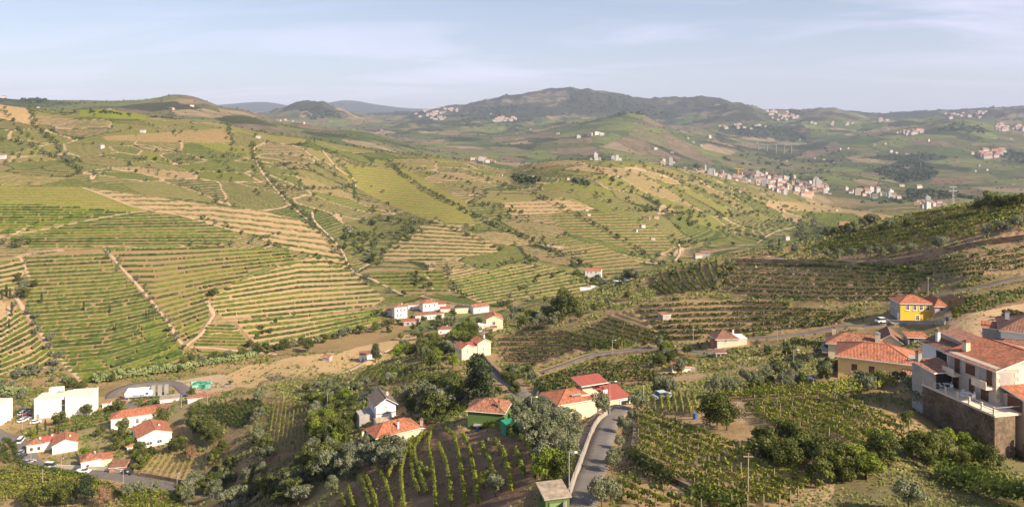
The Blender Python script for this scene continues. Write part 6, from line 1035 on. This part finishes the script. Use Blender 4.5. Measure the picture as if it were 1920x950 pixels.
for q, n in (('1640,262 1700,246 1720,250 1680,258', 0), ('1430,205 1480,210 1500,222 1470,228 1440,222', 34), ('1320,240 1400,232 1440,238 1400,244', 14), ('780,203 850,203 870,208 820,214 780,210', 26), ('770,212 820,214 850,224 800,226', 20), ('915,214 960,220 980,228 930,230', 24), ('1860,236 1920,236 1930,246 1870,246', 34), ('1880,282 1880,298 1850,302 1840,285', 18), ('1680,248 1730,244 1730,252 1690,254', 22), ('1640,222 1665,226 1640,232', 10), ('1340,300 1366,300 1366,306 1340,306', 0), ('1820,290 1850,284 1860,300', 12), ('1760,215 1860,208 1860,222 1770,224', 16), ('1500,232 1600,228 1600,236', 8)):
    if n: cluster(q, n, 16, 30, 'far', .1)
ind = SPOTS[:min(len(SPOTS), far_n)]; rest = SPOTS[far_n:]; cells = {}
for s in ind:
    x_, y_, sz_, wh_, fl2 = s; P = hit(x_, y_, {'in the river town': 1700, 'on the lower edge of the town': 1500, 'by the river right of the town': 1200, 'in the suburb behind the crest': 700, 'above the upper end of the town': 1700, 'behind the rounded hilltop': 1500, 'behind the middle slope': 1500, 'in the hamlet below the crest': 420}.get(wh_, 400)); m_ = FF[int(rng.integers(3))] if fl2 else FP[int(rng.integers(6))]; col_ = 'flat roofed white block' if fl2 else ('white house with reddish roof')
    key = wh_ or 'lone'; lst_ = cells.setdefault((col_, wh_ or ''), [])
    if wh_ is None: i = int(np.argmin([(x_-a)**2+((y_-b)*1.3)**2 for a, b, _ in LM])); q = LM[i][2]; lst_ = cells.setdefault((col_, q), []); lab = f'lone {col_} toward {q}'+(f', {ordw(len(lst_)+1)}' if lst_ else '')
    else: lab = f'{ordw(len(lst_)+1)} {col_} {wh_}'
    lst_.append(1); o = link('house', m_, loc=P, label=lab, cat='house', group=('houses '+wh_) if wh_ else 'lone farmhouses on far slopes', rz=rng.uniform(-.6, .6), sc=(sz_*.66, sz_*.62*rng.uniform(.9, 1.1), sz_*(rng.uniform(.6, .9) if wh_ else rng.uniform(.28, .45) if fl2 else .6)))
vv, ff, mi, nb = [], [], [], 0
for x_, y_, sz_, wh_, fl2 in rest:
    P = hit(x_, y_, 1800); m_ = FP[int(rng.integers(6))]; q = np.array([v.co[:] for v in m_.vertices])*sz_+np.array(P); vv.append(q); ff += [tuple(i+nb for i in p.vertices) for p in m_.polygons]; mi += [p.material_index for p in m_.polygons]; nb += len(q)
link('distant_village_houses', mesh('distant_village_houses', np.concatenate(vv), ff, [FWm, FRm], mi), kind='stuff')
# church with spire, crane, viaduct
VIA = mat('viaduct_concrete', (.24, .22, .20), .9, .15, .1)
P = hit(1322, 326, 1700); t = link('church', None, loc=P, label='white church with slender bell tower at the upper end of the town', cat='church'); walls(t, -22, 0, 0, 14, -4, 12, FWm, 'x', 4); roof(t, -22, 0, 0, 14, 12, 4, 'gable', 'x', m=FRm, ov=.5); part(t, 'bell_tower', [(0, 3, -4, 6, 9, 24)], FWm); link('spire', mesh('spire', [(0, 3, 24), (6, 3, 24), (6, 9, 24), (0, 9, 24), (3, 6, 38)], [(0, 1, 4), (1, 2, 4), (2, 3, 4), (3, 0, 4)], FWm), t)
P = hit(1384, 329, 1700); t = link('tower_crane', None, loc=P, label='yellow tower crane standing over the town', cat='crane'); CRN = mat('crane_yellow', (.65, .38, .03), .5); part(t, 'mast', [(-1.2, -1.2, 0, 1.2, 1.2, 26)], CRN); part(t, 'jib', [(-10, -.8, 24, 22, .8, 26)], CRN)
Pv = hit(1455, 287, 2500); VD = Pv.y; P = Vector(((1440-CX)/F*VD, VD, 0)); zt_ = (HY-270)/F*VD; t = link('viaduct', None, loc=(P.x, P.y, zt_), label='long pale motorway viaduct on tall piers across the gorge', cat='bridge')
part(t, 'deck', [(-210, -5, -4.5, 185, 5, 0)], VIA)
for i, x_ in enumerate((-160, -110, -60, -5, 50, 100, 145)): zg = max(float(gz(P.x+x_, VD)), zt_-75); part(t, 'pier', [(x_-3, -4, zg-zt_-5, x_+3, 4, -4.5)], VIA)
# far woods: dark clumps that break the outlines of the distant hills
vv, ff, nb = [], [], 0
def clump(P, r):
    global nb
    b = rng.normal(size=(9, 3)); b /= np.linalg.norm(b, axis=1)[:, None]; n = 20; c = rng.normal(size=(n, 3)); c /= np.linalg.norm(c, axis=1)[:, None]; c[:, 2] = np.abs(c[:, 2]); v, f = quads(c*np.array([r, r, r*.85])+np.array(P), c+rng.normal(0, .3, (n, 3)), np.full(n, r*.8)); vv.append(v); ff.append(f+nb); nb += len(v)
for poly, n, r0_, r1_ in [('1640,318 1690,302 1740,308 1760,322 1740,336 1690,342 1650,336', 190, 6, 11), ('1620,295 1720,286 1800,296 1700,302', 60, 6, 10), ('1850,270 1925,290 1925,306 1880,300', 40, 7, 11), ('1700,354 1790,360 1840,374 1700,372', 90, 5, 9), ('1300,312 1460,320 1560,335 1560,345 1400,335', 40, 5, 9), ('1360,220 1500,245 1520,270 1380,255', 90, 9, 16), ('1600,380 1700,368 1720,376 1680,384', 20, 4, 7),
                          ('1080,172 1180,185 1270,215 1180,222 1050,205', 130, 12, 20), ('1480,208 1500,208 1512,216 1480,216', 24, 14, 22), ('560,203 610,203 650,222 580,225', 90, 10, 16), ('850,215 960,196 1000,205 860,235', 90, 10, 16), ('1780,232 1840,238 1850,250 1750,245', 50, 9, 14), ('960,330 1000,336 1010,342 970,342', 12, 5, 8), ('1070,338 1100,340 1100,346 1070,346', 8, 5, 7), ('140,205 280,215 400,232 140,208', 24, 2.5, 4), ('40,186 110,190 60,196', 24, 8, 12), ('1600,352 1640,352 1640,366 1612,366', 14, 5, 8), ('1340,296 1580,270 1560,330 1420,315', 60, 7, 12)]:
    Pq = pl(poly); xs = [q[0] for q in Pq]; ys = [q[1] for q in Pq]; k = 0; g = 0
    while k < n and g < 9000:
        g += 1; x = rng.uniform(min(xs), max(xs)); y = rng.uniform(min(ys), max(ys))
        if inpoly(np.array([x]), np.array([y]), Pq)[0]: k += 1; clump(hit(x, y, 400), rng.uniform(r0_, r1_))
fr_, fc_ = np.nonzero(VIS & (Y > 1750) & (Y < 9000) & (PXG > -10) & (PXG < 1930)); wv = sst(-.1, .5, fbm(X[fr_, fc_]/260, Y[fr_, fc_]/260, 3, 77))+.12
for i in rng.choice(len(fr_), 1500, p=wv/wv.sum(), replace=False):
    a_i, b_i = fr_[i], fc_[i]; clump((X[a_i, b_i], Y[a_i, b_i], Z[a_i, b_i]), Y[a_i, b_i]/F*rng.uniform(.9, 2.2))
link('far_woods', mesh('far_woods', np.concatenate(vv), np.concatenate(ff), CONIF), kind='stuff')
# ------------------------------------------------------------------ haze
m = bpy.data.materials.new('air'); m.use_nodes = True; N = m.node_tree.nodes; L = m.node_tree.links; N.remove(N['Principled BSDF'])
v = N.new('ShaderNodeVolumePrincipled'); v.inputs['Density'].default_value = 5.0e-5; v.inputs['Color'].default_value = (.64, .76, 1, 1); v.inputs['Anisotropy'].default_value = 0.0
L.new(v.outputs[0], N['Material Output'].inputs['Volume'])
zb, zt = float(Z.min())-1, float(Z.max())+12
bv = [(x, y, z) for z in (zb, zt) for x, y in ((-16000, -30), (27000, -30), (27000, 24800), (-16000, 24800))]
link('haze', mesh('haze', bv, [(0, 3, 2, 1), (4, 5, 6, 7), (0, 1, 5, 4), (1, 2, 6, 5), (2, 3, 7, 6), (3, 0, 4, 7)], m), kind='stuff')
